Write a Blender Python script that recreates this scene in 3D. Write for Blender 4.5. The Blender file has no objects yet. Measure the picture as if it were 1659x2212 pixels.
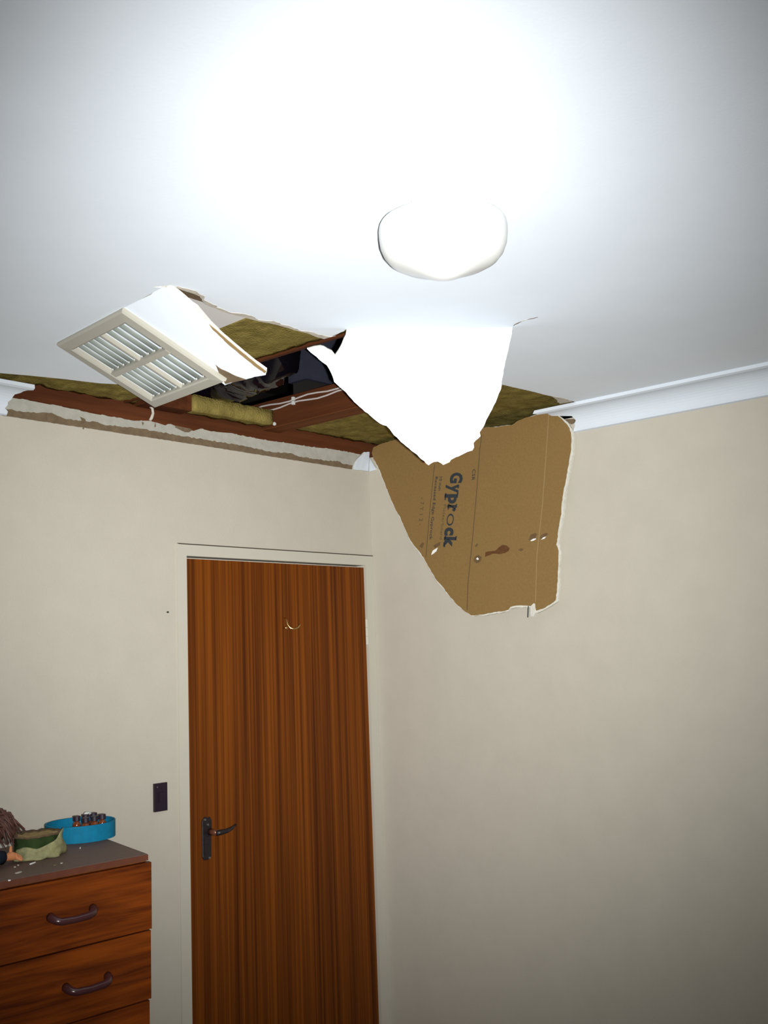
import bpy, bmesh, math, random
from mathutils import Vector, Matrix, noise

# ------------------------------------------------------------------ camera, world, light, exposure
sc = bpy.context.scene
COL = sc.collection
ZC = 2.48                                    # underside of the ceiling
CAM = Vector((-2.937967, -2.642002, 1.725046))
F_ = Vector((0.745573, 0.653541, 0.130404)); R_ = Vector((0.662329, -0.748326, -0.036448)); U_ = Vector((-0.073764, -0.113545, 0.990791))
cam = bpy.data.cameras.new('camera')
cam.sensor_fit = 'HORIZONTAL'
cam.sensor_width = 36.0
cam.lens = 36.0 * 2298.99 / 1659.0
cam.clip_start = 0.02
cam_ob = bpy.data.objects.new('camera', cam)
cam_ob.matrix_world = Matrix((
    (R_.x, U_.x, -F_.x, CAM.x), (R_.y, U_.y, -F_.y, CAM.y), (R_.z, U_.z, -F_.z, CAM.z), (0, 0, 0, 1)))
COL.objects.link(cam_ob)
sc.camera = cam_ob
sc.view_settings.view_transform = 'Standard'
sc.view_settings.look = 'None'
sc.view_settings.exposure = 0.0
sc.view_settings.gamma = 1.0
sc.view_settings.use_curve_mapping = False
world = bpy.data.worlds.new('night'); sc.world = world
world.use_nodes = True
world.node_tree.nodes['Background'].inputs[0].default_value = (0.01, 0.011, 0.013, 1)
world.node_tree.nodes['Background'].inputs[1].default_value = 0.2

# the flash of the hand-held camera: a small tall lamp right of and a little below the lens,
# its beam narrower across than up and down
fl = bpy.data.lights.new('camera_flash', 'POINT')
fl.energy = FLASH_W = 635.0
fl.shadow_soft_size = 0.008
fl.color = (1.0, 1.0, 0.99)
fl.use_nodes = True
nt = fl.node_tree
em = next(n for n in nt.nodes if n.type == 'EMISSION')
tc = nt.nodes.new('ShaderNodeTexCoord')
sx = nt.nodes.new('ShaderNodeSeparateXYZ')
nt.links.new(tc.outputs['Normal'], sx.inputs[0])
def lm(op, a, b=None, c=None):
    n = nt.nodes.new('ShaderNodeMath'); n.operation = op
    for k, v in enumerate((a, b, c)):
        if v is None: continue
        if isinstance(v, (int, float)): n.inputs[k].default_value = v
        else: nt.links.new(v, n.inputs[k])
    return n.outputs[0]
SIG_H, SIG_V = 18.0, 19.0
zf = lm('MAXIMUM', lm('MULTIPLY', sx.outputs[2], -1.0), 0.02)
ah = lm('ARCTAN2', sx.outputs[0], zf)
av = lm('ARCTAN2', sx.outputs[1], zf)
qh = lm('POWER', lm('ABSOLUTE', lm('DIVIDE', ah, math.radians(SIG_H))), 2.0)
qv = lm('POWER', lm('ABSOLUTE', lm('DIVIDE', av, math.radians(SIG_V))), 2.0)
g = lm('EXPONENT', lm('MULTIPLY', lm('POWER', lm('ADD', qh, qv), 1.5), -0.5))
nt.links.new(lm('ADD', g, 0.006), em.inputs['Strength'])
fl_ob = bpy.data.objects.new('camera_flash', fl)
aim = Matrix.Rotation(math.radians(1.5), 4, 'Y')
mw = cam_ob.matrix_world.copy()
mw.translation = CAM + 0.042 * R_ - 0.016 * U_ + 0.02 * F_
fl_ob.matrix_world = mw @ aim
COL.objects.link(fl_ob)

# ------------------------------------------------------------------ traced room coordinates (metres)
D = {
    'crack': [[-0.8898, -1.2791], [-0.8946, -1.3034], [-0.8966, -1.3203], [-0.8993, -1.3503], [-0.9078, -1.3266], [-0.9066, -1.309], [-0.8958, -1.2833], [-0.8811, -1.2652]],
    'hole_a': [[0.0, -0.9523], [-0.1505, -0.9475], [-0.1942, -0.9419], [-0.2996, -0.9361], [-0.3656, -0.9313], [-0.4396, -0.9254], [-0.5552, -0.9357], [-0.7462, -1.1056], [-0.8727, -1.2311], [-0.8788, -1.2649]],
    'hole_b': [[-1.1633, -0.991], [-1.1559, -0.9734], [-1.1515, -0.9479], [-1.1461, -0.9226], [-1.1479, -0.9008], [-1.1762, -0.9009], [-1.2127, -0.9081], [-1.244, -0.9045], [-1.2733, -0.907], [-1.3051, -0.9067], [-1.3341, -0.9039], [-1.3549, -0.8989], [-1.3755, -0.8985], [-1.3958, -0.8982], [-1.4218, -0.8968], [-1.451, -0.8967], [-1.4787, -0.9016], [-1.5058, -0.9064], [-1.5281, -0.9151], [-1.546, -0.9312], [-1.56, -0.9423], [-1.5885, -0.9476], [-1.6091, -0.9479], [-1.6191, -0.9501], [-1.6315, -0.9539], [-1.6443, -0.957], [-1.6502, -0.9479], [-1.6579, -0.9352], [-1.6643, -0.9237], [-1.6536, -0.9279], [-1.6449, -0.9378]],
    'vent': {"A":[-1.6058, -0.464, 2.47], "h":[-0.1079, -0.9942, 0.0], "d":[0.9082, -0.0985, -0.4067], "n":[-0.4044, 0.0439, -0.9135], "w":[0.3132], "l":0.289},
    'panel': [[-1.646, -0.9454, 2.4778], [-1.6375, -0.9495, 2.4738], [-1.6256, -0.9506, 2.4685], [-1.6111, -0.9502, 2.4621], [-1.5997, -0.9491, 2.4571], [-1.5881, -0.9481, 2.452], [-1.5769, -0.9506, 2.447], [-1.5633, -0.9457, 2.4412], [-1.5493, -0.9419, 2.4351], [-1.531, -0.936, 2.4273], [-1.5118, -0.9323, 2.419], [-1.4893, -0.928, 2.4093], [-1.4624, -0.9265, 2.3974], [-1.4285, -0.925, 2.3825], [-1.3951, -0.9249, 2.3677], [-1.3654, -0.9281, 2.3544], [-1.356, -0.9176, 2.3508], [-1.3578, -0.8825, 2.3533], [-1.3557, -0.8485, 2.354], [-1.3565, -0.8092, 2.3562], [-1.3526, -0.7733, 2.3562]],
    'panel_patch': [[-1.4188, -0.8205, 2.3832], [-1.4031, -0.8209, 2.3762], [-1.3887, -0.8295, 2.3695], [-1.3729, -0.8365, 2.3621], [-1.3568, -0.8514, 2.3543], [-1.3564, -0.8171, 2.3558], [-1.3566, -0.7797, 2.3576], [-1.3785, -0.7928, 2.3667], [-1.3983, -0.8053, 2.3749]],
    'panel_edge': [[-1.531, -0.936, 2.4273], [-1.5078, -0.9352, 2.4171], [-1.4673, -0.9323, 2.3993], [-1.4335, -0.9308, 2.3844], [-1.4003, -0.9308, 2.3697], [-1.3664, -0.9308, 2.3547], [-1.362, -0.9213, 2.3532], [-1.3918, -0.9181, 2.3666], [-1.425, -0.9194, 2.3812], [-1.4594, -0.9198, 2.3964], [-1.4933, -0.9252, 2.4112], [-1.5146, -0.9281, 2.4204]],
    'hinge_top': [-1.6527, -0.9283, 2.4816],
    'hinge_vent': [-1.6421, -0.8825, 2.4791],
    'flap': [[-1.1654, -0.9932, 2.4852], [-1.1633, -0.991, 2.48], [-1.16, -0.9843, 2.4676], [-1.1595, -0.971, 2.4505], [-1.1601, -0.9589, 2.4361], [-1.1619, -0.9496, 2.4265], [-1.1709, -0.948, 2.4353], [-1.1795, -0.9428, 2.4393], [-1.1877, -0.9388, 2.4442], [-1.1948, -0.9337, 2.4462], [-1.2051, -0.9223, 2.4445], [-1.2155, -0.9094, 2.4408], [-1.205, -0.9124, 2.432], [-1.1922, -0.9177, 2.4232], [-1.1785, -0.9222, 2.4123], [-1.1679, -0.9269, 2.4054], [-1.153, -0.927, 2.3876], [-1.1412, -0.924, 2.3698], [-1.1261, -0.9289, 2.3578], [-1.1124, -0.9339, 2.3476], [-1.096, -0.9376, 2.3324], [-1.0753, -0.9435, 2.3151], [-1.0488, -0.9533, 2.2954], [-1.0245, -0.9625, 2.2777], [-1.0109, -0.9713, 2.2723], [-0.9892, -0.9754, 2.2514], [-0.9636, -0.9839, 2.2312], [-0.9361, -0.9941, 2.2109], [-0.898, -1.0073, 2.1817], [-0.8956, -1.013, 2.1858], [-0.8919, -1.019, 2.1889], [-0.8855, -1.0258, 2.1897], [-0.8783, -1.0301, 2.1864], [-0.8722, -1.0324, 2.182], [-0.8676, -1.0393, 2.1851], [-0.8631, -1.0461, 2.1881], [-0.8632, -1.051, 2.1944], [-0.8574, -1.0598, 2.1984], [-0.8524, -1.0662, 2.2003], [-0.8474, -1.0742, 2.2044], [-0.84, -1.0862, 2.2104], [-0.8329, -1.0954, 2.2134], [-0.8327, -1.1014, 2.2207], [-0.8377, -1.1042, 2.2301], [-0.8318, -1.1222, 2.2455], [-0.8371, -1.1237, 2.2539], [-0.8355, -1.136, 2.2672], [-0.8371, -1.1451, 2.2805], [-0.8372, -1.1573, 2.2958], [-0.8377, -1.1698, 2.312], [-0.8387, -1.1826, 2.3291], [-0.8405, -1.1961, 2.3482], [-0.8487, -1.2075, 2.3723], [-0.8561, -1.2211, 2.3981], [-0.8639, -1.238, 2.4286], [-0.8712, -1.2528, 2.4558], [-0.8788, -1.2649, 2.48], [-0.8809, -1.2671, 2.4852]],
    'flap_n': [-0.6006, -0.624, -0.5],
    'flap_torn': [[[-0.8834, -1.0286, 2.1907], [-0.8785, -1.0382, 2.1969], [-0.8727, -1.0471, 2.2009], [-0.866, -1.055, 2.2028], [-0.8533, -1.067, 2.2025], [-0.8574, -1.0598, 2.1984], [-0.8628, -1.0505, 2.1933], [-0.8631, -1.0461, 2.1881], [-0.8676, -1.0393, 2.1851], [-0.8722, -1.0324, 2.182]], [[-0.8466, -1.0875, 2.22], [-0.8417, -1.0954, 2.224], [-0.8371, -1.1022, 2.227], [-0.8327, -1.1014, 2.2207], [-0.8329, -1.0954, 2.2134], [-0.8417, -1.0846, 2.2105]]],
    'sheet_n': [1.0, 0.0, -0.075],
    'sheet': [[-0.012, -0.0349, 2.4848], [-0.0115, -0.0673, 2.4921], [-0.0104, -0.2467, 2.5065], [-0.0124, -0.4568, 2.4798], [-0.0128, -0.5445, 2.4748], [-0.0133, -0.6046, 2.4678], [-0.0135, -0.6615, 2.4645], [-0.0127, -0.6897, 2.4756], [-0.0124, -0.7267, 2.4802], [-0.0122, -0.7759, 2.4825], [-0.0122, -0.7992, 2.483], [-0.0128, -0.8275, 2.4747], [-0.0135, -0.8414, 2.4645], [-0.0143, -0.8535, 2.4546], [-0.0151, -0.8637, 2.4435], [-0.0161, -0.8756, 2.4307], [-0.0172, -0.8856, 2.4152], [-0.0184, -0.8904, 2.3991], [-0.0207, -0.8915, 2.3684], [-0.0234, -0.8872, 2.3326], [-0.0266, -0.8777, 2.2902], [-0.0297, -0.8682, 2.2492], [-0.0323, -0.8589, 2.2143], [-0.0352, -0.8512, 2.1762], [-0.0379, -0.8487, 2.139], [-0.04, -0.8413, 2.1115], [-0.042, -0.8356, 2.0852], [-0.0444, -0.8315, 2.0529], [-0.0451, -0.8279, 2.0443], [-0.0466, -0.8361, 2.0243], [-0.0511, -0.8331, 1.9641], [-0.0552, -0.8286, 1.9086], [-0.0583, -0.8227, 1.8681], [-0.0593, -0.8018, 1.8547], [-0.0601, -0.7739, 1.8431], [-0.0605, -0.7494, 1.8385], [-0.0588, -0.7462, 1.8608], [-0.0587, -0.7392, 1.8627], [-0.0593, -0.7285, 1.8544], [-0.0591, -0.7, 1.8575], [-0.0589, -0.673, 1.859], [-0.0592, -0.6494, 1.8558], [-0.0598, -0.642, 1.8472], [-0.0602, -0.6125, 1.8427], [-0.0602, -0.5846, 1.8427], [-0.0606, -0.5431, 1.8372], [-0.0606, -0.4895, 1.8368], [-0.0597, -0.4681, 1.8487], [-0.0576, -0.4288, 1.8774], [-0.0549, -0.3928, 1.9127], [-0.0526, -0.3664, 1.9431], [-0.0508, -0.3397, 1.9674], [-0.0481, -0.3146, 2.0032], [-0.0452, -0.2872, 2.0429], [-0.0428, -0.2616, 2.0747], [-0.0414, -0.2422, 2.093], [-0.0392, -0.2182, 2.1219], [-0.036, -0.1938, 2.1646], [-0.0325, -0.169, 2.2113], [-0.0308, -0.151, 2.2337], [-0.0286, -0.1349, 2.263], [-0.0253, -0.1117, 2.3072], [-0.0211, -0.0835, 2.3631], [-0.0195, -0.0739, 2.3854], [-0.0173, -0.0572, 2.4142], [-0.0154, -0.0381, 2.4399], [-0.0135, -0.0283, 2.4645]],
    'core': [[-0.0105, -0.0335, 2.4852], [-0.0089, -0.2454, 2.5069], [-0.0112, -0.5434, 2.4752], [-0.012, -0.6605, 2.4649], [-0.0108, -0.7257, 2.4806], [-0.0106, -0.7983, 2.4834], [-0.0113, -0.8336, 2.4739], [-0.0128, -0.8595, 2.4537], [-0.0144, -0.8817, 2.4329], [-0.0162, -0.8949, 2.4092], [-0.0182, -0.8994, 2.3825], [-0.022, -0.8965, 2.3314], [-0.0265, -0.8815, 2.2716], [-0.0309, -0.8665, 2.2134], [-0.0365, -0.8563, 2.1383], [-0.0405, -0.8432, 2.0845], [-0.043, -0.8391, 2.0522], [-0.0451, -0.8437, 2.0237], [-0.0496, -0.839, 1.9636], [-0.0538, -0.8362, 1.9082], [-0.0571, -0.8301, 1.8633], [-0.0581, -0.8042, 1.8502], [-0.0591, -0.7728, 1.8373], [-0.0595, -0.7518, 1.831], [-0.0595, -0.7448, 1.8314], [-0.0604, -0.7393, 1.8199], [-0.0602, -0.7252, 1.822], [-0.0581, -0.7256, 1.8501], [-0.0579, -0.6719, 1.8531], [-0.0581, -0.6483, 1.8499], [-0.0588, -0.6408, 1.8412], [-0.0591, -0.5835, 1.8366], [-0.0594, -0.542, 1.8326], [-0.0592, -0.4883, 1.8353], [-0.0563, -0.4276, 1.8743], [-0.0497, -0.3385, 1.9627], [-0.044, -0.286, 2.0382], [-0.0382, -0.217, 2.1155], [-0.0315, -0.1678, 2.2047], [-0.0276, -0.1337, 2.2564], [-0.0201, -0.0822, 2.3564], [-0.0164, -0.056, 2.4057], [-0.012, -0.0269, 2.4649]],
    'line1': [[-0.0151, -0.5388, 2.4496], [-0.0183, -0.5307, 2.4068], [-0.0294, -0.5164, 2.2584], [-0.04, -0.5003, 2.1165], [-0.053, -0.4783, 1.9433], [-0.0597, -0.4743, 1.8546]],
    'line2': [[-0.0205, -0.3315, 2.3775], [-0.025, -0.3235, 2.3167], [-0.0348, -0.3075, 2.1857], [-0.0452, -0.2938, 2.0473]],
    'fold': [[-0.0128, -0.8101, 2.4794], [-0.0229, -0.797, 2.3449], [-0.0354, -0.7799, 2.1787], [-0.0476, -0.756, 2.015], [-0.0588, -0.7483, 1.8666]],
    'crackline': [[-0.0597, -0.7216, 1.8548], [-0.0624, -0.7193, 1.8179]],
    'stain': [[-0.0467, -0.5502, 2.0283], [-0.0455, -0.5522, 2.0438], [-0.0453, -0.5655, 2.0457], [-0.0454, -0.592, 2.0449], [-0.0446, -0.6072, 2.0559], [-0.0441, -0.6222, 2.0622], [-0.0443, -0.637, 2.0593], [-0.0451, -0.6499, 2.0488], [-0.0458, -0.6461, 2.04], [-0.0463, -0.6312, 2.0336], [-0.0463, -0.607, 2.0327], [-0.046, -0.5806, 2.0366], [-0.0464, -0.5635, 2.0318]],
    'dents': [[[-0.0437, -0.7247, 2.0677], [-0.0425, -0.7321, 2.0837], [-0.0421, -0.7501, 2.0894], [-0.0425, -0.7571, 2.0842], [-0.0434, -0.7516, 2.0711], [-0.0439, -0.7354, 2.0652]], [[-0.0434, -0.7675, 2.0711], [-0.0427, -0.7747, 2.0809], [-0.0424, -0.7924, 2.0851], [-0.0428, -0.7993, 2.0799], [-0.0434, -0.7886, 2.072], [-0.0437, -0.7745, 2.0674]], [[-0.0473, -0.5019, 2.0199], [-0.0464, -0.5078, 2.032], [-0.046, -0.5233, 2.0369], [-0.0467, -0.5367, 2.0279], [-0.0477, -0.5309, 2.0144], [-0.0481, -0.5135, 2.0095]], [[-0.0458, -0.6828, 2.0397], [-0.0454, -0.6937, 2.0448], [-0.0458, -0.7045, 2.0392], [-0.0462, -0.6954, 2.034]], [[-0.0437, -0.5079, 2.0682], [-0.043, -0.5157, 2.077], [-0.0433, -0.5215, 2.0733], [-0.0438, -0.5137, 2.0661]], [[-0.0419, -0.2639, 2.091], [-0.041, -0.2765, 2.103], [-0.0414, -0.285, 2.0989], [-0.0425, -0.2766, 2.0832]], [[-0.0423, -0.3269, 2.0868], [-0.0418, -0.3435, 2.0933], [-0.0415, -0.3599, 2.0966], [-0.0424, -0.3559, 2.0857], [-0.0429, -0.3353, 2.0778]]],
    'tears': [[[-0.0439, -0.7319, 2.0655], [-0.0435, -0.7427, 2.0705], [-0.0435, -0.7533, 2.071], [-0.0437, -0.7533, 2.0679], [-0.044, -0.7443, 2.0643], [-0.044, -0.7354, 2.0636]], [[-0.0439, -0.7727, 2.0645], [-0.0434, -0.7816, 2.0712], [-0.0433, -0.7922, 2.0731], [-0.0438, -0.785, 2.0663]], [[-0.0447, -0.3188, 2.0549], [-0.0436, -0.3249, 2.069], [-0.0432, -0.3374, 2.0744], [-0.0429, -0.3477, 2.0783], [-0.0438, -0.3415, 2.0659], [-0.0444, -0.3292, 2.0588]], [[-0.0469, -0.5136, 2.0252], [-0.0466, -0.5194, 2.0294], [-0.0471, -0.5252, 2.0227], [-0.0473, -0.5194, 2.02]]],
    'txt': {"gyp":[[-0.0237, -0.4075, 2.3366], [-0.0432, -0.3745, 2.0774], [-0.0246, -0.4572, 2.3247]], "mm":[[-0.0243, -0.3549, 2.329], [-0.028, -0.3489, 2.28], [-0.0245, -0.3674, 2.3265]], "rec":[[-0.0241, -0.3361, 2.3316], [-0.0408, -0.3103, 2.1096], [-0.0243, -0.3477, 2.3292]], "pb":[[-0.0319, -0.374, 2.2274], [-0.041, -0.3559, 2.1068], [-0.032, -0.3863, 2.2259]], "csr":[[-0.0238, -0.4991, 2.3351], [-0.0267, -0.495, 2.2967], [-0.024, -0.5129, 2.3331]], "code":[[-0.0291, -0.2689, 2.2652], [-0.0365, -0.2612, 2.1658], [-0.0294, -0.2859, 2.2614]]},
    'brown_top': [[-1.4919, 2.4151], [-1.4593, 2.4225], [-1.426, 2.4196], [-1.375, 2.4245], [-1.3359, 2.4302], [-1.3182, 2.4247], [-1.2974, 2.4196], [-1.2491, 2.4196], [-1.1934, 2.4247], [-1.1666, 2.4201], [-1.1168, 2.4213], [-1.0372, 2.425], [-0.9739, 2.4248], [-0.8635, 2.423], [-0.7798, 2.4232], [-0.693, 2.4218], [-0.6069, 2.4215], [-0.4815, 2.4165], [-0.4027, 2.4233], [-0.3628, 2.4148], [-0.2663, 2.4157], [-0.1659, 2.4201], [-0.1344, 2.4132], [-0.0972, 2.4138], [-0.0186, 2.4135]],
    'plaster_top': [[-1.4924, 2.4537], [-1.443, 2.455], [-1.3924, 2.455], [-1.3404, 2.4536], [-1.2856, 2.4525], [-1.2122, 2.4483], [-1.1361, 2.4474], [-1.0573, 2.4466], [-1.003, 2.4542], [-0.9736, 2.4525], [-0.9403, 2.4483], [-0.919, 2.4557], [-0.8939, 2.4502], [-0.8723, 2.4442], [-0.83, 2.4454], [-0.8018, 2.4567], [-0.7564, 2.4536], [-0.6922, 2.4575], [-0.5999, 2.4554], [-0.506, 2.4546], [-0.4082, 2.4571], [-0.3065, 2.4571], [-0.2004, 2.4623], [-0.0724, 2.4602], [0.0098, 2.4626]],
    'paint': [[-1.4918, 2.4009], [-0.8638, 2.4021], [-0.1004, 2.3983], [-0.0065, 2.3989]],
    'white_board': [[-1.5642, -0.8762], [-1.498, -0.8752], [-1.355, -0.852], [-1.3468, -0.7363]],
    'brown_bat': [[-1.6112, -0.8998], [-1.5216, -0.895], [-1.498, -0.8752], [-1.566, -0.8786]],
    'misc': {"ceilL":[[-1.5629, -0.1276], [-1.4982, -0.1526], [-1.4179, -0.1777], [-1.3443, -0.1957], [-1.3127, -0.203], [-1.2723, -0.2242]], "lipL":[[-1.5258, -0.0601, 2.48], [-1.4748, -0.0651, 2.48], [-1.4354, -0.0325, 2.48]], "lipR":[[-0.0361, -0.7788, 2.48], [-0.0142, -0.7968, 2.48]], "hole_low":[[-1.2395, -0.1985, 2.48], [-1.2364, -0.2548, 2.48]], "frag":[[-0.0955, 0.0, 2.3966], [-0.0808, 0.0, 2.4417], [-0.0541, 0.0, 2.4711], [-0.0018, 0.0, 2.4897], [-0.0115, 0.0, 2.4019], [0.0, -0.0028, 2.4327], [0.0, -0.0193, 2.4356], [0.0, -0.0411, 2.4025], [0.0, -0.0338, 2.3948]], "box":[[-0.535, -0.218, 2.6], [-0.4801, -0.1626, 2.62], [-0.3977, -0.0795, 2.65]], "nail":[-0.9403, 0.0, 1.8698], "clips":[[-1.6442, -1.5921, 2.48], [-1.5682, -1.6652, 2.48]]},
}

# ------------------------------------------------------------------ materials
MAT = {}
def mat(name, rgb, rough=0.8, spec=0.3, var=0.0, scale=30.0, stretch=(1, 1, 1), rgb2=None, bump=0.0, bscale=200.0,
        metal=0.0, sharp=0.0, coat=0.0, detail=4.0, trans=0.0):
    m = bpy.data.materials.new(name); m.use_nodes = True
    t = m.node_tree; N = t.nodes; L = t.links
    b = N['Principled BSDF']
    b.inputs['Roughness'].default_value = rough
    b.inputs['Specular IOR Level'].default_value = spec
    b.inputs['Metallic'].default_value = metal
    if coat:
        b.inputs['Coat Weight'].default_value = coat
        b.inputs['Coat Roughness'].default_value = 0.15
    if trans: b.inputs['Transmission Weight'].default_value = trans
    co = N.new('ShaderNodeTexCoord')
    mp = N.new('ShaderNodeMapping'); mp.inputs['Scale'].default_value = stretch
    L.new(co.outputs['Object'], mp.inputs['Vector'])
    if var or rgb2:
        nz = N.new('ShaderNodeTexNoise'); nz.inputs['Scale'].default_value = scale
        nz.inputs['Detail'].default_value = detail
        nz.inputs['Roughness'].default_value = 0.6
        L.new(mp.outputs[0], nz.inputs['Vector'])
        cr = N.new('ShaderNodeValToRGB')
        cr.color_ramp.elements[0].position = 0.3 + sharp
        cr.color_ramp.elements[1].position = 0.7 - sharp
        c2 = rgb2 if rgb2 else tuple(max(0, c * (1 - var)) for c in rgb)
        cr.color_ramp.elements[0].color = (*c2, 1)
        cr.color_ramp.elements[1].color = (*rgb, 1)
        L.new(nz.outputs['Fac'], cr.inputs[0])
        L.new(cr.outputs[0], b.inputs['Base Color'])
    else:
        b.inputs['Base Color'].default_value = (*rgb, 1)
    if bump:
        n2 = N.new('ShaderNodeTexNoise'); n2.inputs['Scale'].default_value = bscale
        n2.inputs['Detail'].default_value = 5.0
        L.new(mp.outputs[0], n2.inputs['Vector'])
        bp = N.new('ShaderNodeBump'); bp.inputs['Strength'].default_value = bump
        bp.inputs['Distance'].default_value = 0.004
        L.new(n2.outputs['Fac'], bp.inputs['Height'])
        L.new(bp.outputs[0], b.inputs['Normal'])
    MAT[name] = m
    return m

def wood(name, light, dark, along, fine=70.0, long=1.3, rough=0.45, spec=0.35, wav=0.0, coat=0.0):
    """veneer: two noises stretched along the grain axis"""
    m = bpy.data.materials.new(name); m.use_nodes = True
    t = m.node_tree; N = t.nodes; L = t.links; b = N['Principled BSDF']
    b.inputs['Roughness'].default_value = rough
    b.inputs['Specular IOR Level'].default_value = spec
    if coat: b.inputs['Coat Weight'].default_value = coat; b.inputs['Coat Roughness'].default_value = 0.25
    co = N.new('ShaderNodeTexCoord')
    def layer(f, l, det):
        mp = N.new('ShaderNodeMapping')
        s = [f, f, f]; s['xyz'.index(along)] = l
        mp.inputs['Scale'].default_value = s
        L.new(co.outputs['Object'], mp.inputs['Vector'])
        nz = N.new('ShaderNodeTexNoise'); nz.inputs['Scale'].default_value = 1.0
        nz.inputs['Detail'].default_value = det; nz.inputs['Roughness'].default_value = 0.65
        nz.inputs['Distortion'].default_value = wav
        L.new(mp.outputs[0], nz.inputs['Vector'])
        return nz.outputs['Fac']
    a = layer(fine, long, 3.0); c = layer(fine * 0.28, long * 0.6, 2.0)
    mx = N.new('ShaderNodeMath'); mx.operation = 'MULTIPLY_ADD'
    mx.inputs[1].default_value = 0.5
    h = N.new('ShaderNodeMath'); h.operation = 'MULTIPLY'; h.inputs[1].default_value = 0.5
    L.new(c, h.inputs[0]); L.new(a, mx.inputs[0]); L.new(h.outputs[0], mx.inputs[2])
    cr = N.new('ShaderNodeValToRGB')
    cr.color_ramp.elements[0].position = 0.36; cr.color_ramp.elements[0].color = (*dark, 1)
    cr.color_ramp.elements[1].position = 0.62; cr.color_ramp.elements[1].color = (*light, 1)
    L.new(mx.outputs[0], cr.inputs[0]); L.new(cr.outputs[0], b.inputs['Base Color'])
    MAT[name] = m
    return m

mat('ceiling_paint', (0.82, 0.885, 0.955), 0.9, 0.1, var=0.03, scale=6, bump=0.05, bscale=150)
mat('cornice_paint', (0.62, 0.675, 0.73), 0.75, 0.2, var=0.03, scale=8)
mat('wall_paint', (0.49, 0.455, 0.382), 0.75, 0.2, var=0.05, scale=9, bump=0.12, bscale=260)
mat('frame_paint', (0.50, 0.475, 0.40), 0.5, 0.3, var=0.03, scale=8)
mat('plaster_core', (0.66, 0.645, 0.565), 0.95, 0.05, var=0.18, scale=60, bump=0.5, bscale=220)
mat('bare_board', (0.66, 0.64, 0.62), 0.9, 0.1, var=0.04, scale=20)
mat('bare_plaster', (0.42, 0.41, 0.355), 0.95, 0.05, var=0.15, scale=40, bump=0.2)
mat('torn_paper', (0.19, 0.138, 0.085), 0.95, 0.05, var=0.3, scale=45)
mat('pale_torn_paper', (0.58, 0.54, 0.46), 0.95, 0.05, var=0.25, scale=60)
mat('brown_paper', (0.235, 0.145, 0.052), 0.85, 0.12, var=0.14, scale=160, bump=0.05)
mat('dark_paper', (0.17, 0.12, 0.075), 0.95, 0.05, var=0.3, scale=60)
mat('stain', (0.12, 0.052, 0.018), 0.7, 0.2, var=0.3, scale=80)
mat('dent_paper', (0.15, 0.095, 0.045), 0.9, 0.1, var=0.3, scale=90)
mat('ink', (0.035, 0.04, 0.045), 0.9, 0.05)
mat('ink_faded', (0.095, 0.07, 0.04), 0.9, 0.05)
mat('fold_paper', (0.30, 0.205, 0.095), 0.9, 0.1)
mat('insulation', (0.27, 0.215, 0.062), 1.0, 0.0, rgb2=(0.155, 0.118, 0.036), scale=26, bump=1.0, bscale=170)
wood('timber', (0.095, 0.029, 0.010), (0.048, 0.014, 0.005), 'y', 40, 2.0, 0.8, 0.1)
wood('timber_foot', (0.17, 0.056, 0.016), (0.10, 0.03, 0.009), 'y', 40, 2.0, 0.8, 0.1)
wood('timber_plate', (0.115, 0.036, 0.013), (0.05, 0.015, 0.006), 'x', 40, 2.0, 0.85, 0.1)
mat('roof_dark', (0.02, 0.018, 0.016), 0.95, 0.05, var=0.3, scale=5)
mat('duct_plastic', (0.004, 0.003, 0.005), 0.07, 0.3, bump=0.25, bscale=24)
mat('box_dark', (0.026, 0.028, 0.044), 0.8, 0.15, var=0.25, scale=12)
mat('cable', (0.42, 0.38, 0.36), 0.5, 0.3)
mat('screw_steel', (0.16, 0.15, 0.15), 0.35, 0.5, metal=0.4)
mat('clip_white', (0.5, 0.5, 0.48), 0.4, 0.4)
mat('dome_glass', (0.66, 0.67, 0.65), 0.35, 0.45)
mat('lamp_metal', (0.75, 0.75, 0.74), 0.5, 0.3)
mat('vent_frame', (0.36, 0.345, 0.29), 0.5, 0.3, var=0.05, scale=20)
mat('vent_slat', (0.205, 0.23, 0.205), 0.45, 0.3, var=0.08, scale=20)
mat('vent_dark', (0.02, 0.02, 0.02), 0.9, 0.05)
wood('door_wood', (0.190, 0.050, 0.004), (0.058, 0.013, 0.0015), 'z', 130, 0.7, 0.55, 0.12)
wood('dresser_wood', (0.215, 0.046, 0.004), (0.056, 0.010, 0.002), 'x', 60, 2.0, 0.55, 0.12, wav=0.8)
wood('dresser_side', (0.22, 0.07, 0.018), (0.11, 0.032, 0.009), 'z', 46, 2.2, 0.5, 0.25)
mat('dresser_top', (0.135, 0.082, 0.064), 0.6, 0.3, var=0.25, scale=90)
mat('dresser_top_edge', (0.13, 0.042, 0.022), 0.5, 0.3, var=0.2, scale=40)
mat('handle_brown', (0.055, 0.019, 0.020), 0.22, 0.5)
mat('bronze', (0.040, 0.032, 0.034), 0.4, 0.5, metal=0.5, var=0.4, scale=90)
mat('copper_lever', (0.17, 0.06, 0.03), 0.35, 0.5, metal=0.4)
mat('brass', (0.85, 0.62, 0.25), 0.25, 0.5, metal=1.0)
mat('switch_black', (0.016, 0.008, 0.018), 0.35, 0.4)
mat('tray_blue', (0.003, 0.185, 0.33), 0.75, 0.2, var=0.2, scale=60)
mat('bottle_amber', (0.16, 0.035, 0.008), 0.08, 0.6)
mat('bottle_cap', (0.022, 0.012, 0.022), 0.45, 0.4)
mat('label_white', (0.75, 0.8, 0.75), 0.6, 0.2)
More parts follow.
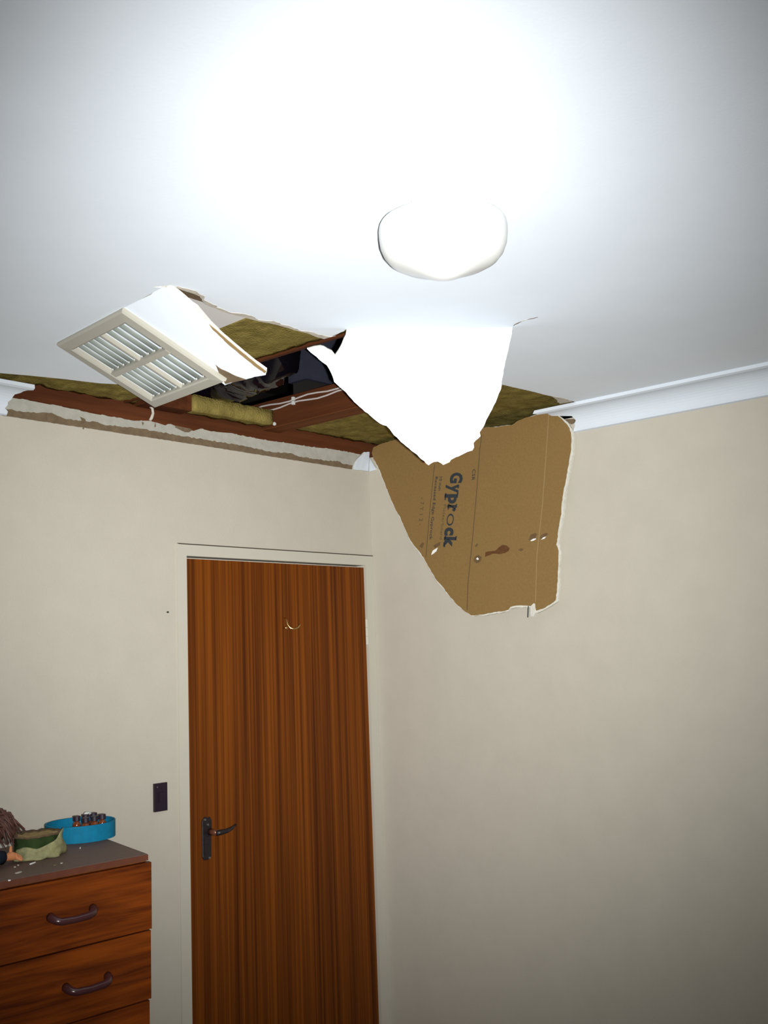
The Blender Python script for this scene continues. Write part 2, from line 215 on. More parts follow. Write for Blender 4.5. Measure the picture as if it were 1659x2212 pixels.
mat('pouch_olive', (0.27, 0.25, 0.105), 0.95, 0.05, rgb2=(0.17, 0.165, 0.09), scale=40, bump=0.4, bscale=90)
mat('pouch_flap', (0.33, 0.315, 0.15), 0.95, 0.05, rgb2=(0.20, 0.20, 0.11), scale=45, bump=0.5, bscale=90)
mat('pouch_green', (0.035, 0.06, 0.02), 0.95, 0.05, var=0.4, scale=40)
mat('pouch_rim', (0.15, 0.10, 0.06), 0.9, 0.05, var=0.3, scale=50)
mat('pouch_inside', (0.42, 0.30, 0.14), 0.9, 0.05, var=0.4, scale=60)
mat('doll_skin', (0.52, 0.20, 0.085), 0.6, 0.3)
mat('doll_hair', (0.13, 0.055, 0.04), 0.55, 0.35, rgb2=(0.05, 0.02, 0.015), scale=60)
mat('doll_cloth', (0.014, 0.020, 0.035), 0.9, 0.1, var=0.4, scale=60)
mat('carpet', (0.10, 0.085, 0.07), 1.0, 0.0, var=0.3, scale=120, bump=0.4)
mat('flake', (0.80, 0.80, 0.76), 0.9, 0.1)
mat('shadow_dark', (0.06, 0.045, 0.035), 0.95, 0.0)  # shade colour of the strip over the door frame

# ------------------------------------------------------------------ mesh helpers
def link(name, bm, material, parent=None, smooth=False, origin=None):
    """one mesh object; vertices are given in world coordinates"""
    me = bpy.data.meshes.new(name)
    bmesh.ops.recalc_face_normals(bm, faces=bm.faces[:])
    if origin is None:
        if parent is not None: origin = parent['_w'] if '_w' in parent else (0, 0, 0)
        else:
            xs = [v.co.x for v in bm.verts]; ys = [v.co.y for v in bm.verts]; zs = [v.co.z for v in bm.verts]
            origin = ((min(xs) + max(xs)) / 2, (min(ys) + max(ys)) / 2, min(zs))
    origin = Vector(origin)
    bmesh.ops.translate(bm, verts=bm.verts[:], vec=-origin)
    bm.to_mesh(me); bm.free()
    mats = material if isinstance(material, (list, tuple)) else [material]
    for m in mats: me.materials.append(MAT[m])
    if smooth:
        for p in me.polygons: p.use_smooth = True
    o = bpy.data.objects.new(name, me); COL.objects.link(o)
    o['_w'] = list(origin)
    if parent is not None:
        o.parent = parent
        o.location = origin - Vector(parent['_w'])
    else:
        o.location = origin
    return o

def empty(name, loc):
    o = bpy.data.objects.new(name, None); COL.objects.link(o)
    o.empty_display_size = 0.05
    o.location = loc; o['_w'] = list(loc)
    return o

def tag(o, label=None, cat=None, group=None, kind=None):
    if label: o['label'] = label
    if cat: o['category'] = cat
    if group: o['group'] = group
    if kind: o['kind'] = kind
    return o

def clone(o, delta, label=None):
    """a copy of a thing, its parts and sub-parts, moved by delta"""
    c = o.copy(); COL.objects.link(c)
    c.location = o.location + Vector(delta)
    c['_w'] = list(Vector(o['_w']) + Vector(delta))
    if label: c['label'] = label
    for ch in o.children:
        k = ch.copy(); COL.objects.link(k); k.parent = c
        for g2 in ch.children:
            d = g2.copy(); COL.objects.link(d); d.parent = k
    return c

def box(bm, a, b, mi=0):
    x0, y0, z0 = a; x1, y1, z1 = b
    v = [bm.verts.new(p) for p in ((x0,y0,z0),(x1,y0,z0),(x1,y1,z0),(x0,y1,z0),(x0,y0,z1),(x1,y0,z1),(x1,y1,z1),(x0,y1,z1))]
    for f in ((0,3,2,1),(4,5,6,7),(0,1,5,4),(1,2,6,5),(2,3,7,6),(3,0,4,7)):
        fc = bm.faces.new([v[i] for i in f]); fc.material_index = mi
    return v

def bevel(bm, w, seg=2):
    bmesh.ops.bevel(bm, geom=[e for e in bm.edges if e.is_manifold and e.calc_face_angle(0) > 0.5], offset=w, segments=seg, affect='EDGES', profile=0.5)

def new(): return bmesh.new()

def jag(pts, n, amp=0.002, step=0.012, seed=0, closed=True):
    """subdivide an outline and shake it in its own plane, like torn paper"""
    rnd = random.Random(seed); out = []; n = Vector(n).normalized()
    pts = [Vector(p) for p in pts]; k = len(pts)
    for i in range(k if closed else k - 1):
        a, b = pts[i], pts[(i + 1) % k]; d = b - a; L = d.length
        if L < 1e-6: continue
        s = n.cross(d / L); m = max(1, int(L / step))
        for j in range(m):
            p = a + d * (j / m)
            if j: p = p + s * rnd.uniform(-amp, amp)
            out.append(p)
    if not closed: out.append(pts[-1])
    return out

def slab(bm, pts, n, t, mi=(0, 1, 2)):
    """outline pts (front face), n = outward normal of the front; thickness t goes the other way"""
    n = Vector(n).normalized()
    F = [bm.verts.new(p) for p in pts]; B = [bm.verts.new(Vector(p) - n * t) for p in pts]
    f = bm.faces.new(F); f.material_index = mi[0]
    g = bm.faces.new(B[::-1]); g.material_index = mi[1]
    k = len(F)
    for i in range(k):
        q = bm.faces.new((F[i], B[i], B[(i + 1) % k], F[(i + 1) % k])); q.material_index = mi[2]
    f.normal_update(); g.normal_update()
    bmesh.ops.triangulate(bm, faces=[f, g], ngon_method='EAR_CLIP')

def tube(bm, path, r, n=10, caps=True):
    path = [Vector(p) for p in path]; rings = []
    rr = r if isinstance(r, (list, tuple)) else [r] * len(path)
    prev = None
    for i, p in enumerate(path):
        d = (path[min(i + 1, len(path) - 1)] - path[max(i - 1, 0)]).normalized()
        ref = prev if prev is not None else (Vector((0, 0, 1)) if abs(d.z) < 0.9 else Vector((1, 0, 0)))
        a = d.cross(ref)
        if a.length < 1e-5: a = d.cross(Vector((0, 1, 0.3)))
        a.normalize(); b = a.cross(d); prev = b
        rings.append([bm.verts.new(p + (a * math.cos(2 * math.pi * k / n) + b * math.sin(2 * math.pi * k / n)) * rr[i]) for k in range(n)])
    for i in range(len(rings) - 1):
        for k in range(n):
            bm.faces.new((rings[i][k], rings[i][(k + 1) % n], rings[i + 1][(k + 1) % n], rings[i + 1][k]))
    if caps: bm.faces.new(rings[0][::-1]); bm.faces.new(rings[-1])
    return rings

def lathe(bm, prof, c, n=48, axis=Vector((0, 0, 1))):
    rings = []
    c = Vector(c)
    for r, z in prof:
        if r < 1e-6: rings.append([bm.verts.new(c + Vector((0, 0, z)))])
        else: rings.append([bm.verts.new(c + Vector((r * math.cos(2 * math.pi * k / n), r * math.sin(2 * math.pi * k / n), z))) for k in range(n)])
    for a, b in zip(rings, rings[1:]):
        for k in range(n):
            q = [a[k % len(a)], a[(k + 1) % n % len(a)], b[(k + 1) % n % len(b)], b[k % len(b)]]
            u = []
            for v in q:
                if v not in u: u.append(v)
            if len(u) > 2: bm.faces.new(u)

def rough_slab(bm, x0, x1, y0, y1, z0, z1, step=0.02, amp=0.008, seed=1):
    """a soft batt: a box with a lumpy skin"""
    nx = max(2, int((x1 - x0) / step)); ny = max(2, int((y1 - y0) / step)); nz = max(2, int((z1 - z0) / step))
    def P(i, j, k):
        p = Vector((x0 + (x1 - x0) * i / nx, y0 + (y1 - y0) * j / ny, z0 + (z1 - z0) * k / nz))
        q = p * 22 + Vector((seed * 7.3, 0, 0))
        d = Vector((noise.noise(q), noise.noise(q + Vector((9, 3, 1))), noise.noise(q + Vector((2, 8, 5)))))
        q2 = p * 70
        d += 0.45 * Vector((noise.noise(q2), noise.noise(q2 + Vector((5, 1, 1))), noise.noise(q2 + Vector((1, 5, 2)))))
        return p + d * amp
    V = {}
    def G(i, j, k):
        if (i, j, k) not in V: V[(i, j, k)] = bm.verts.new(P(i, j, k))
        return V[(i, j, k)]
    for i in range(nx):
        for j in range(ny):
            for k in (0, nz): bm.faces.new((G(i, j, k), G(i + 1, j, k), G(i + 1, j + 1, k), G(i, j + 1, k)))
    for i in range(nx):
        for k in range(nz):
            for j in (0, ny): bm.faces.new((G(i, j, k), G(i + 1, j, k), G(i + 1, j, k + 1), G(i, j, k + 1)))
    for j in range(ny):
        for k in range(nz):
            for i in (0, nx): bm.faces.new((G(i, j, k), G(i, j + 1, k), G(i, j + 1, k + 1), G(i, j, k + 1)))

def one_box(name, a, b, m, parent=None, bv=0.0):
    bm = new(); box(bm, a, b)
    if bv: bevel(bm, bv)
    return link(name, bm, m, parent)

V3 = Vector
# ------------------------------------------------------------------ the room shell
XW, YW = -3.75, -3.35
bm = new(); box(bm, (XW, YW, -0.05), (0.0, 0.0, 0.0)); tag(link('floor', bm, 'carpet'), 'dark carpet on the bedroom floor', 'floor', kind='structure')
bm = new(); box(bm, (0.0, YW, -0.05), (0.012, 0.0, 2.452))
wall_r = link('wall_right', bm, 'wall_paint'); tag(wall_r, 'plain beige wall to the right of the door corner', 'wall', kind='structure')
bm = new(); box(bm, (XW - 0.012, YW, -0.05), (XW, 0.0, 2.60)); tag(link('wall_west', bm, 'wall_paint'), 'beige wall beside the photographer', 'wall', kind='structure')
bm = new(); box(bm, (XW, YW - 0.012, -0.05), (0.0, YW, 2.60)); tag(link('wall_back', bm, 'wall_paint'), 'beige wall behind the photographer', 'wall', kind='structure')

XL, XR, ZD, ZF, XF = -0.8661, -0.0401, 2.0445, 2.0804, -0.9013
top = [(x, z) for x, z in D['plaster_top']]
top = [p for p in top if -1.6 < p[0] < -0.02]
outl = [(XW, -0.05), (XL - .005, -0.05), (XL - .005, ZD + .005), (XR + .005, ZD + .005), (XR + .005, -0.05), (0.0, -0.05), (0.0, top[-1][1])]
outl += top[::-1] + [(XW, top[0][1])]
bm = new(); slab(bm, [V3((x, 0, z)) for x, z in outl], (0, -1, 0), 0.012, (0, 0, 0))
wall_l = link('wall_left', bm, ['wall_paint'])
tag(wall_l, 'beige wall with the brown door and a torn strip along its top', 'wall', kind='structure')
# strip above the paint line: bare plaster, with torn brown paper along its foot
def strip(name, lo, hi, y, m, parent, seed):
    a = jag([(x, y, z) for x, z in lo], (0, -1, 0), 0.0007, 0.01, seed, False)
    b = jag([(x, y, z) for x, z in hi], (0, -1, 0), 0.0022, 0.008, seed + 1, False)
    bm = new(); slab(bm, a + b[::-1], (0, -1, 0), 0.0008, (0, 0, 0))
    return link(name, bm, m, parent)
pl = [p for p in D['paint']]
lo = [(-1.55, pl[0][1]), (pl[1][0], pl[1][1]), (pl[2][0], pl[2][1]), (-0.012, pl[3][1] + 0.001)]
strip('bare_plaster_strip', lo, [p for p in D['plaster_top'] if -1.56 < p[0] < -0.01], -0.0008, 'bare_plaster', wall_l, 3)
strip('torn_paper_strip', lo, [p for p in D['brown_top'] if -1.56 < p[0] < -0.01], -0.0016, 'torn_paper', wall_l, 5)
# smears of torn paper on the bare plaster
bm = new()
for pts in (((-0.905, 2.447), (-0.88, 2.440), (-0.865, 2.4365), (-0.85, 2.438), (-0.838, 2.446), (-0.845, 2.4505), (-0.90, 2.4525)),
            ((-1.245, 2.432), (-1.228, 2.428), (-1.224, 2.418), (-1.236, 2.417)), ((-1.235, 2.420), (-1.231, 2.397), (-1.236, 2.396)),
            ((-1.03, 2.447), (-1.022, 2.445), (-1.026, 2.436)), ((-0.98, 2.452), (-0.977, 2.44), (-0.983, 2.436))):
    slab(bm, [V3((x, -0.0024, z)) for x, z in pts], (0, -1, 0), 0.0006, (0, 0, 0))
link('torn_paper_smears', bm, 'torn_paper', wall_l)

# ceiling sheet with the hole in the corner
hole = D['hole_a'] + D['crack'] + D['hole_b']
Z3 = lambda q, z=ZC: V3((q[0], q[1], z))
tip = [(-1.6461, -0.9480), (-1.6520, -0.9300), (-1.6640, -0.9050), (-1.6790, -0.8760), (-1.6500, -0.8820)]
jh = jag([Z3(q) for q in D['hole_a']], (0, 0, -1), 0.0012, 0.012, 2, False) \
   + jag([Z3(q) for q in D['hole_b']], (0, 0, -1), 0.0016, 0.008, 4, False)
rest = [V3((-1.6440, -0.885, ZC)), V3((-1.594, -0.50, ZC)), V3((-1.582, -0.470, ZC)), V3((-1.36, -0.455, ZC)), V3((-1.27, -0.40, ZC))]
lowe = [Z3(q) for q in D['misc']['ceilL'][::-1]]
rest += [V3((-1.245, -0.26, ZC))] + jag(lowe, (0, 0, -1), 0.0006, 0.02, 8, False) + [V3((-1.70, -0.085, ZC)), V3((-1.95, -0.05, ZC)), V3((XW, -0.0, ZC))]
outl = [V3((XW, YW, ZC)), V3((0, YW, ZC))] + jh + rest
bm = new(); slab(bm, outl, (0, 0, -1), 0.010, (0, 1, 2))
ceil = link('ceiling', bm, ['ceiling_paint', 'brown_paper', 'plaster_core'])
tag(ceil, 'white plasterboard ceiling with a large torn hole in its corner', 'ceiling', kind='structure')
# fringe of delaminated paper along the far torn edge
hb = [Z3(q, ZC - 0.0006) for q in D['hole_b']]
fr = [hb[i] for i in range(3, 25)]
bm = new(); rnd = random.Random(11)
wid = [0.016, .024, .02, .012, .008, .012, .010, .02, .010, .012, .02, .018, .008, .010, .014, .012, .008, .01, .016, .014, .010, .006]
inner = [p + V3((0, -1, 0)) * wid[i % len(wid)] for i, p in enumerate(fr)]
slab(bm, jag(fr, (0, 0, -1), 0.001, 0.01, 1, False) + jag(inner[::-1], (0, 0, -1), 0.004, 0.008, 9, False), (0, 0, -1), 0.0008, (0, 0, 0))
link('torn_paper_fringe', bm, 'pale_torn_paper', ceil)
bm = new()
slab(bm, jag([(-0.205, -0.944, ZC - .0006), (-0.16, -0.93, ZC - .0006), (-0.10, -0.905, ZC - .0006), (-0.088, -0.945, ZC - .0006), (-0.13, -0.953, ZC - .0006), (-0.17, -0.951, ZC - .0006)], (0, 0, -1), 0.002, 0.01, 3), (0, 0, -1), 0.0008, (0, 0, 0))
link('torn_paper_fringe', bm, 'pale_torn_paper', ceil)

# hairline crack running on from the fold of the hanging flap
ck = [Z3(q, ZC - 0.0004) for q in D['crack']]
cl = [ck[0] * .5 + ck[7] * .5, ck[0] * .45 + ck[6] * .55, ck[1] * .5 + ck[5] * .5, ck[2] * .5 + ck[4] * .5, ck[3]]
def crack(name, i, j, m, w):
    bm = new(); pts = jag(cl[i:j + 1], (0, 0, -1), 0.0012, 0.008, i + 60, False); A_ = []; B_ = []
    for k, p in enumerate(pts):
        t = math.sin(math.pi * (k + .6) / (len(pts) + .2)); A_.append(p + V3((w * t, 0.3 * w * t, 0))); B_.append(p - V3((w * t, 0.3 * w * t, 0)))
    slab(bm, A_ + B_[::-1], (0, 0, -1), 0.0006, (0, 0, 0)); return link(name, bm, m, ceil)
crack('crack', 0, 2, 'dark_paper', 0.0022); crack('crack', 2, 3, 'plaster_core', 0.0026); crack('crack', 3, 4, 'dark_paper', 0.0018)

# cove cornice, extruded along a wall; every row of the profile ends where its tear ends
PROF = [(0.079, 0.0), (0.079, 0.010), (0.070, 0.0135)]
for k in range(1, 10):
    a = math.pi / 2 * k / 10
    PROF.append((0.070 - 0.060 * math.sin(a) , 0.0135 + 0.055 * (1 - math.cos(a))))
PROF += [(0.010, 0.0685), (0.0085, 0.076), (0.0, 0.079)]
def cornice(name, place, ends, far, seed, label, amp=0.003):
    rnd = random.Random(seed); bm = new(); A = []; B = []; T = []
    for (o, d), e in zip(PROF, ends):
        A.append(bm.verts.new(place(o, ZC - d, e + rnd.uniform(-amp, amp))))
        B.append(bm.verts.new(place(o, ZC - d, far)))
        T.append((o, d))
    n = len(A)
    for i in range(n - 1): bm.faces.new((A[i], A[i + 1], B[i + 1], B[i]))
    # back: two strokes to the corner so the cove is a solid strip of about 9 mm
    A2 = []; B2 = []
    for (o, d), e in zip(PROF, ends):
        o2, d2 = max(o - 0.006, 0.0005), max(d - 0.006, 0.0005)
        A2.append(bm.verts.new(place(o2, ZC - d2, e))); B2.append(bm.verts.new(place(o2, ZC - d2, far)))
    for i in range(n - 1):
        bm.faces.new((A2[i + 1], A2[i], B2[i], B2[i + 1]))
        f = bm.faces.new((A[i + 1], A[i], A2[i], A2[i + 1])); f.material_index = 1
        bm.faces.new((B[i], B[i + 1], B2[i + 1], B2[i]))
    bm.faces.new((A[0], B[0], B2[0], A2[0])); bm.faces.new((A[-1], A2[-1], B2[-1], B[-1]))
    o = link(name, bm, ['cornice_paint', 'plaster_core'])
    for p in o.data.polygons: p.use_smooth = False
    return tag(o, label, 'cornice', kind='structure')
n = len(PROF)
er = []
for i, (o, d) in enumerate(PROF):
    s = i / (n - 1)
    if i == 0: e = -0.795
    elif i == 1: e = -0.790
    elif i == 2: e = -0.805
    elif s < 0.36: e = -0.835
    elif s < 0.5: e = -0.865
    elif s < 0.58: e = -0.905
    else: e = -0.912 + 0.02 * (s - 0.58) / 0.42
    er.append(e)
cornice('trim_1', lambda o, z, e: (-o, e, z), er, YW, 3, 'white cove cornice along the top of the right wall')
el = []
for i in range(n):
    s = i / (n - 1)
    el.append(-1.436 if i < 3 else -1.445 - 0.035 * min(1, (s - 0.15) / 0.5) + (0.0 if s < .8 else 0.006))
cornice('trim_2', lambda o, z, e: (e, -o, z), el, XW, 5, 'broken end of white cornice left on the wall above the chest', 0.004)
# scrap of cornice left in the corner: a mitred stub on each wall
bm = new()
fr = D['misc']['frag']
slab(bm, jag([(-0.096, -0.006, 2.398), (-0.088, -0.012, 2.425), (-0.072, -0.02, 2.448), (-0.050, -0.022, 2.466), (-0.016, -0.02, 2.470), (-0.013, -0.012, 2.44), (-0.0115, -0.006, 2.400)], (0, -1, 0), 0.0012, 0.01, 2), (0, -1, 0.2), 0.009, (0, 0, 1))
slab(bm, jag([(-0.004, -0.003, 2.399), (-0.006, -0.006, 2.428), (-0.010, -0.012, 2.452), (-0.010, -0.022, 2.436), (-0.008, -0.040, 2.409), (-0.004, -0.037, 2.400)], (-1, 0, 0), 0.0012, 0.01, 4), (-1, 0, 0.2), 0.006, (0, 0, 1))
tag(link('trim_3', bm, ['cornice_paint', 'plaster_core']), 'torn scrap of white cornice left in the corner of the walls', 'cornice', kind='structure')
# torn paper and a split where the right cornice broke away
bm = new()
slab(bm, jag([(-0.004, -0.842, 2.446), (-0.004, -0.868, 2.450), (-0.004, -0.905, 2.446), (-0.004, -0.918, 2.436), (-0.004, -0.912, 2.426), (-0.004, -0.900, 2.436), (-0.004, -0.885, 2.430), (-0.004, -0.872, 2.441), (-0.004, -0.855, 2.434)], (-1, 0, 0), 0.0015, 0.008, 4), (-1, 0, 0), 0.003, (0, 0, 0))
link('torn_paper_patch', bm, 'torn_paper', wall_r)

# roof space above the ceiling
bm = new()
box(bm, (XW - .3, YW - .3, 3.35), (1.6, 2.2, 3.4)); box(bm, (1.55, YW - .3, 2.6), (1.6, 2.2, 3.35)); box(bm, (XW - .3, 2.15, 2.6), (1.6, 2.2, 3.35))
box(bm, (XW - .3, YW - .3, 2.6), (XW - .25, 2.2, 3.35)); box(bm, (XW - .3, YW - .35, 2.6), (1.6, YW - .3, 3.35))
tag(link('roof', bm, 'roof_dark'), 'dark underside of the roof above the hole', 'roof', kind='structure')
# ceilings of the rooms beyond both walls keep light out of the roof space from below
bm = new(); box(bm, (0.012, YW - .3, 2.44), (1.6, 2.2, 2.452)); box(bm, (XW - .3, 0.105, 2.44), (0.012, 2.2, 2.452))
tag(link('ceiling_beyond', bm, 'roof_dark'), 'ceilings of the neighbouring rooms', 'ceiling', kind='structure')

# ------------------------------------------------------------------ door, frame, handle
fr = empty('door_frame', (XF, 0, 0)); tag(fr, 'cream painted frame around the brown door', 'door frame', kind='structure')
bm = new()
pts = [(XF, -0.02), (XL, -0.02), (XL, ZD), (XR, ZD), (XR, -0.02), (-0.0005, -0.02), (-0.0005, ZF), (XF, ZF)]
slab(bm, [V3((x, -0.0035, z)) for x, z in pts], (0, -1, 0), 0.0032, (0, 0, 0))
link('architrave', bm, 'frame_paint', fr)
bm = new()
box(bm, (XL - 0.0048, -0.0003, -0.02), (XL + .0002, 0.10, ZD + 0.004)); box(bm, (XR - .0002, -0.0003, -0.02), (XR + 0.0048, 0.10, ZD + 0.004)); box(bm, (XL, -0.0003, ZD - .0002), (XR, 0.10, ZD + 0.004))
box(bm, (XL, 0.055, -0.02), (XL + 0.012, 0.10, ZD)); box(bm, (XR - 0.012, 0.055, -0.02), (XR, 0.10, ZD)); box(bm, (XL, 0.055, ZD - 0.012), (XR, 0.10, ZD))
link('jamb', bm, 'frame_paint', fr)
bm = new(); box(bm, (XF - 0.0022, -0.0042, -0.02), (XF + 0.004, -0.0002, ZF)); link('frame_edge', bm, 'frame_paint', fr)
bm = new(); box(bm, (XF + 0.002, -0.0040, ZF - 0.001), (-0.001, -0.0001, ZF + 0.0022)); link('shadow_line', bm, 'shadow_dark', fr)  # dark strip laid along the frame head to draw a shadow line

door = empty('door_1', ((XL + XR) / 2, 0.01, 0.01)); tag(door, 'brown wood veneer door shut in the cream frame', 'door', kind='structure')
one_box('door_leaf', (XL + 0.0035, 0.008, 0.008), (XR - 0.0008, 0.046, ZD - 0.0075), 'door_wood', door, 0.0012)
bm = new(); box(bm, (XL + 0.004, 0.0085, ZD - 0.0074), (XR - 0.003, 0.045, ZD - 0.0052)); link('door_top_edge', bm, 'pale_torn_paper', door)
# hinge knuckles with chipped paint
for zc in (1.80, 0.25):
    bm = new()
    for k in range(3): tube(bm, [(XR - 0.001, 0.002, zc - .045 + .031 * k), (XR - 0.001, 0.002, zc - .016 + .031 * k)], 0.0055, 10)
    link('hinge', bm, 'frame_paint', door)
hx = -0.795
hd = empty('door_handle', (hx, 0.0, 1.19)); hd.parent = door; hd.location = V3((hx, 0, 1.19)) - V3(door['_w'])
bm = new()
pr = [(hx - .0185, 1.126), (hx - .012, 1.117), (hx + .004, 1.116), (hx + .0155, 1.124), (hx + .0165, 1.20), (hx + .019, 1.215), (hx + .0185, 1.232), (hx + .012, 1.243), (hx + .004, 1.238), (hx - .004, 1.246), (hx - .013, 1.240), (hx - .0195, 1.232), (hx - .0185, 1.215)]
slab(bm, [V3((x, 0.003, z)) for x, z in pr], (0, -1, 0), 0.006, (0, 0, 0)); bevel(bm, 0.0015, 1)
link('backplate', bm, 'bronze', hd)
bm = new(); box(bm, (hx - .0125, 0.0012, 1.13), (hx + .0105, 0.003, 1.185)); bevel(bm, .001, 1); link('backplate_panel', bm, 'bronze', hd)
bm = new()
tube(bm, [(hx + .012, 0.004, 1.198), (hx + .012, -0.03, 1.198)], [0.011, 0.009], 14)
link('spindle', bm, 'copper_lever', hd, True)
bm = new()
tube(bm, [(hx + .006, -0.032, 1.197), (hx + .02, -0.036, 1.198), (hx + .045, -0.036, 1.199), (hx + .068, -0.033, 1.204), (hx + .088, -0.028, 1.211)], [0.008, 0.0085, 0.007, 0.0055, 0.003], 12)
link('lever', bm, 'bronze', hd, True)
for zz, xx in ((1.237, -.010), (1.221, .001), (1.122, .006)):
    bm = new(); tube(bm, [(hx + xx, 0.003, zz), (hx + xx, -0.0005, zz)], 0.003, 10); link('screw', bm, 'screw_steel', hd)
bm = new(); box(bm, (XL + 0.0005, 0.003, 1.165), (XL + 0.004, 0.02, 1.228)); link('latch', bm, 'bronze', door)
# brass coat hook screwed to the door
bm = new()
tube(bm, [(-0.447, 0.006, 1.852), (-0.4465, -0.002, 1.845), (-0.445, -0.006, 1.828), (-0.440, -0.013, 1.817), (-0.430, -0.02, 1.813), (-0.418, -0.026, 1.818), (-0.409, -0.028, 1.828)], [0.003, .0026, .0024, .0024, .0026, .003, .0034], 10)
tube(bm, [(-0.447, 0.007, 1.818), (-0.447, -0.002, 1.818)], 0.0045, 10)
hk = link('coat_hook', bm, 'brass', door, True); hk['label'] = 'small brass coat hook on the door'

# light switch
sw = empty('light_switch', (-0.975, 0, 1.285)); tag(sw, 'narrow black light switch on the beige wall left of the door frame', 'light switch')
bm = new(); box(bm, (-0.9975, -0.009, 1.2855), (-0.9525, -0.0002, 1.3665)); bevel(bm, 0.003, 3); link('switch_plate', bm, 'switch_black', sw)
bm = new(); box(bm, (-0.984, -0.0125, 1.312), (-0.966, -0.008, 1.340)); bevel(bm, 0.0015, 2); link('rocker', bm, 'switch_black', sw)
bm = new(); tube(bm, [(-0.9885, -0.0085, 1.356), (-0.9885, -0.0098, 1.356)], 0.0022, 10); link('screw', bm, 'screw_steel', sw)
bm = new(); tube(bm, [(-0.9403, 0.004, 1.8698), (-0.9403, -0.006, 1.8690)], [0.0022, 0.0026], 8)
tag(link('nail', bm, 'bronze'), 'small dark nail in the beige wall near the top of the door frame', 'nail')

# ------------------------------------------------------------------ above the ceiling: timber, insulation, duct
pt = one_box('top_plate', (XW, 0.013, 2.40), (0.20, 0.103, 2.535), 'timber_plate', None, 0.003)
tag(pt, 'long reddish brown timber plate along the top of the door wall', 'timber plate')
j = one_box('ceiling_joist', (-0.525, -1.9, 2.4905), (-0.448, 0.09, 2.585), 'timber', None, 0.002)
j.location.z += 0.0005
tag(j, 'reddish brown ceiling joist crossing the hole, two grey cables along it', 'joist', 'ceiling joists')
bm = new(); tube(bm, [(-0.528, -0.055, 2.50), (-0.532, -0.056, 2.50)], 0.006, 10); link('nail_head', bm, 'clip_white', j)
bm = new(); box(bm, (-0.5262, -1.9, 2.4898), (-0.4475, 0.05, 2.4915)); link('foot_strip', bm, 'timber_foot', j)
j0 = one_box('ceiling_joist', (-1.0935, -1.9, 2.4965), (-1.083, 0.0, 2.56), 'timber', None, 0.001)
tag(j0, 'thin timber joist edge beside the yellow insulation above the vent panel', 'joist', 'ceiling joists')
blk = one_box('timber_block', (-1.045, -0.045, 2.4955), (-0.872, 0.012, 2.56), 'timber', None, 0.002)
tag(blk, 'short brown timber block on the wall plate below the fallen vent', 'timber block')
bm = new(); tube(bm, [(-1.003, -0.006, 2.497), (-1.000, -0.016, 2.49), (-0.998, -0.016, 2.475), (-1.001, -0.013, 2.462), (-1.004, -0.008, 2.454)], [0.003, .0042, .0045, .005, .0045], 8)
tag(link('glue_drip', bm, 'pale_torn_paper', None, True), 'pale drip of glue hanging on the timber under the vent corner', 'glue')

def batt(a, b, label, seed, amp=0.008, step=0.018):
    bm = new(); rough_slab(bm, a[0], b[0], a[1], b[1], a[2], b[2], step, amp, seed)
    return tag(link('insulation_batt', bm, 'insulation', None, True), label, 'insulation', 'insulation batts in the roof space')
batt((-1.352, -1.25, 2.503), (-1.094, -0.43, 2.59), 'yellow green insulation batt above the torn edge beside the vent panel', 1, 0.005)
batt((-2.3, -0.42, 2.501), (-1.058, 0.004, 2.58), 'long insulation batt on the wall plate left of the vent', 2, 0.008)
batt((-0.868, -0.052, 2.499), (-0.532, 0.004, 2.548), 'short strip of insulation on the wall plate between the joists', 3, 0.005)
batt((-0.444, -1.25, 2.510), (0.20, 0.006, 2.575), 'wide insulation batt in the corner behind the hanging white flap', 4, 0.006)

wb = D['white_board']
bm = new()
slab(bm, [V3((-1.72, -0.876, 2.499)), Z3(wb[1], 2.499), Z3(wb[2], 2.499), Z3(wb[3], 2.499), V3((-1.34, -0.60, 2.499)), V3((-1.72, -0.60, 2.499))], (0, 0, -1), 0.012, (0, 0, 0))
tag(link('pale_board', bm, 'bare_board'), 'pale grey board showing above the torn edge beside the vent panel', 'board')
bm = new()
slab(bm, [V3((-1.70, -0.885, 2.4985)), V3((-1.566, -0.8786, 2.4985)), Z3(wb[1], 2.4985), V3((-1.49, -0.905, 2.4985)), V3((-1.50, -0.99, 2.4985)), V3((-1.70, -0.99, 2.4985))], (0, 0, -1), 0.02, (0, 0, 0))
tag(link('ceiling_batten', bm, 'dark_paper'), 'dark brown batten end in the gap at the torn ceiling edge', 'batten')

# black plastic wrapped flexible duct, crinkled
bm = new(); path = []; rad = []
for i in range(60):
    t = i / 59
    path.append((-0.80 + 0.05 * math.sin(t * 3), -0.36 + 1.0 * t, 2.64 + 0.03 * math.sin(t * 4)))
    rad.append(0.125 * (0.75 + 0.25 * min(1, t * 6)) + 0.004 * math.sin(i * 2.1))
rings = tube(bm, path, rad, 36)
for v in bm.verts:
    q = v.co * 16
    v.co += V3((noise.noise(q), noise.noise(q + V3((3, 1, 2))), noise.noise(q + V3((1, 7, 3))))) * 0.022
    q = v.co * 55
    v.co += V3((noise.noise(q), noise.noise(q + V3((3, 1, 2))), noise.noise(q + V3((1, 7, 3))))) * 0.008
tag(link('flexible_duct', bm, 'duct_plastic', None, True), 'shiny black plastic wrapped air duct lying in the dark roof space', 'duct')
bx = one_box('duct_box', (-0.480, -0.163, 2.645), (0.0, -0.076, 2.97), 'box_dark', None, 0.004)
one_box('shadow_block', (-0.462, -0.148, 2.587), (-0.05, -0.08, 2.645), 'roof_dark', bx)  # added dark block, stands in for the band of shade below the box
tag(bx, 'dark blue grey box standing behind the joist in the roof space', 'box')

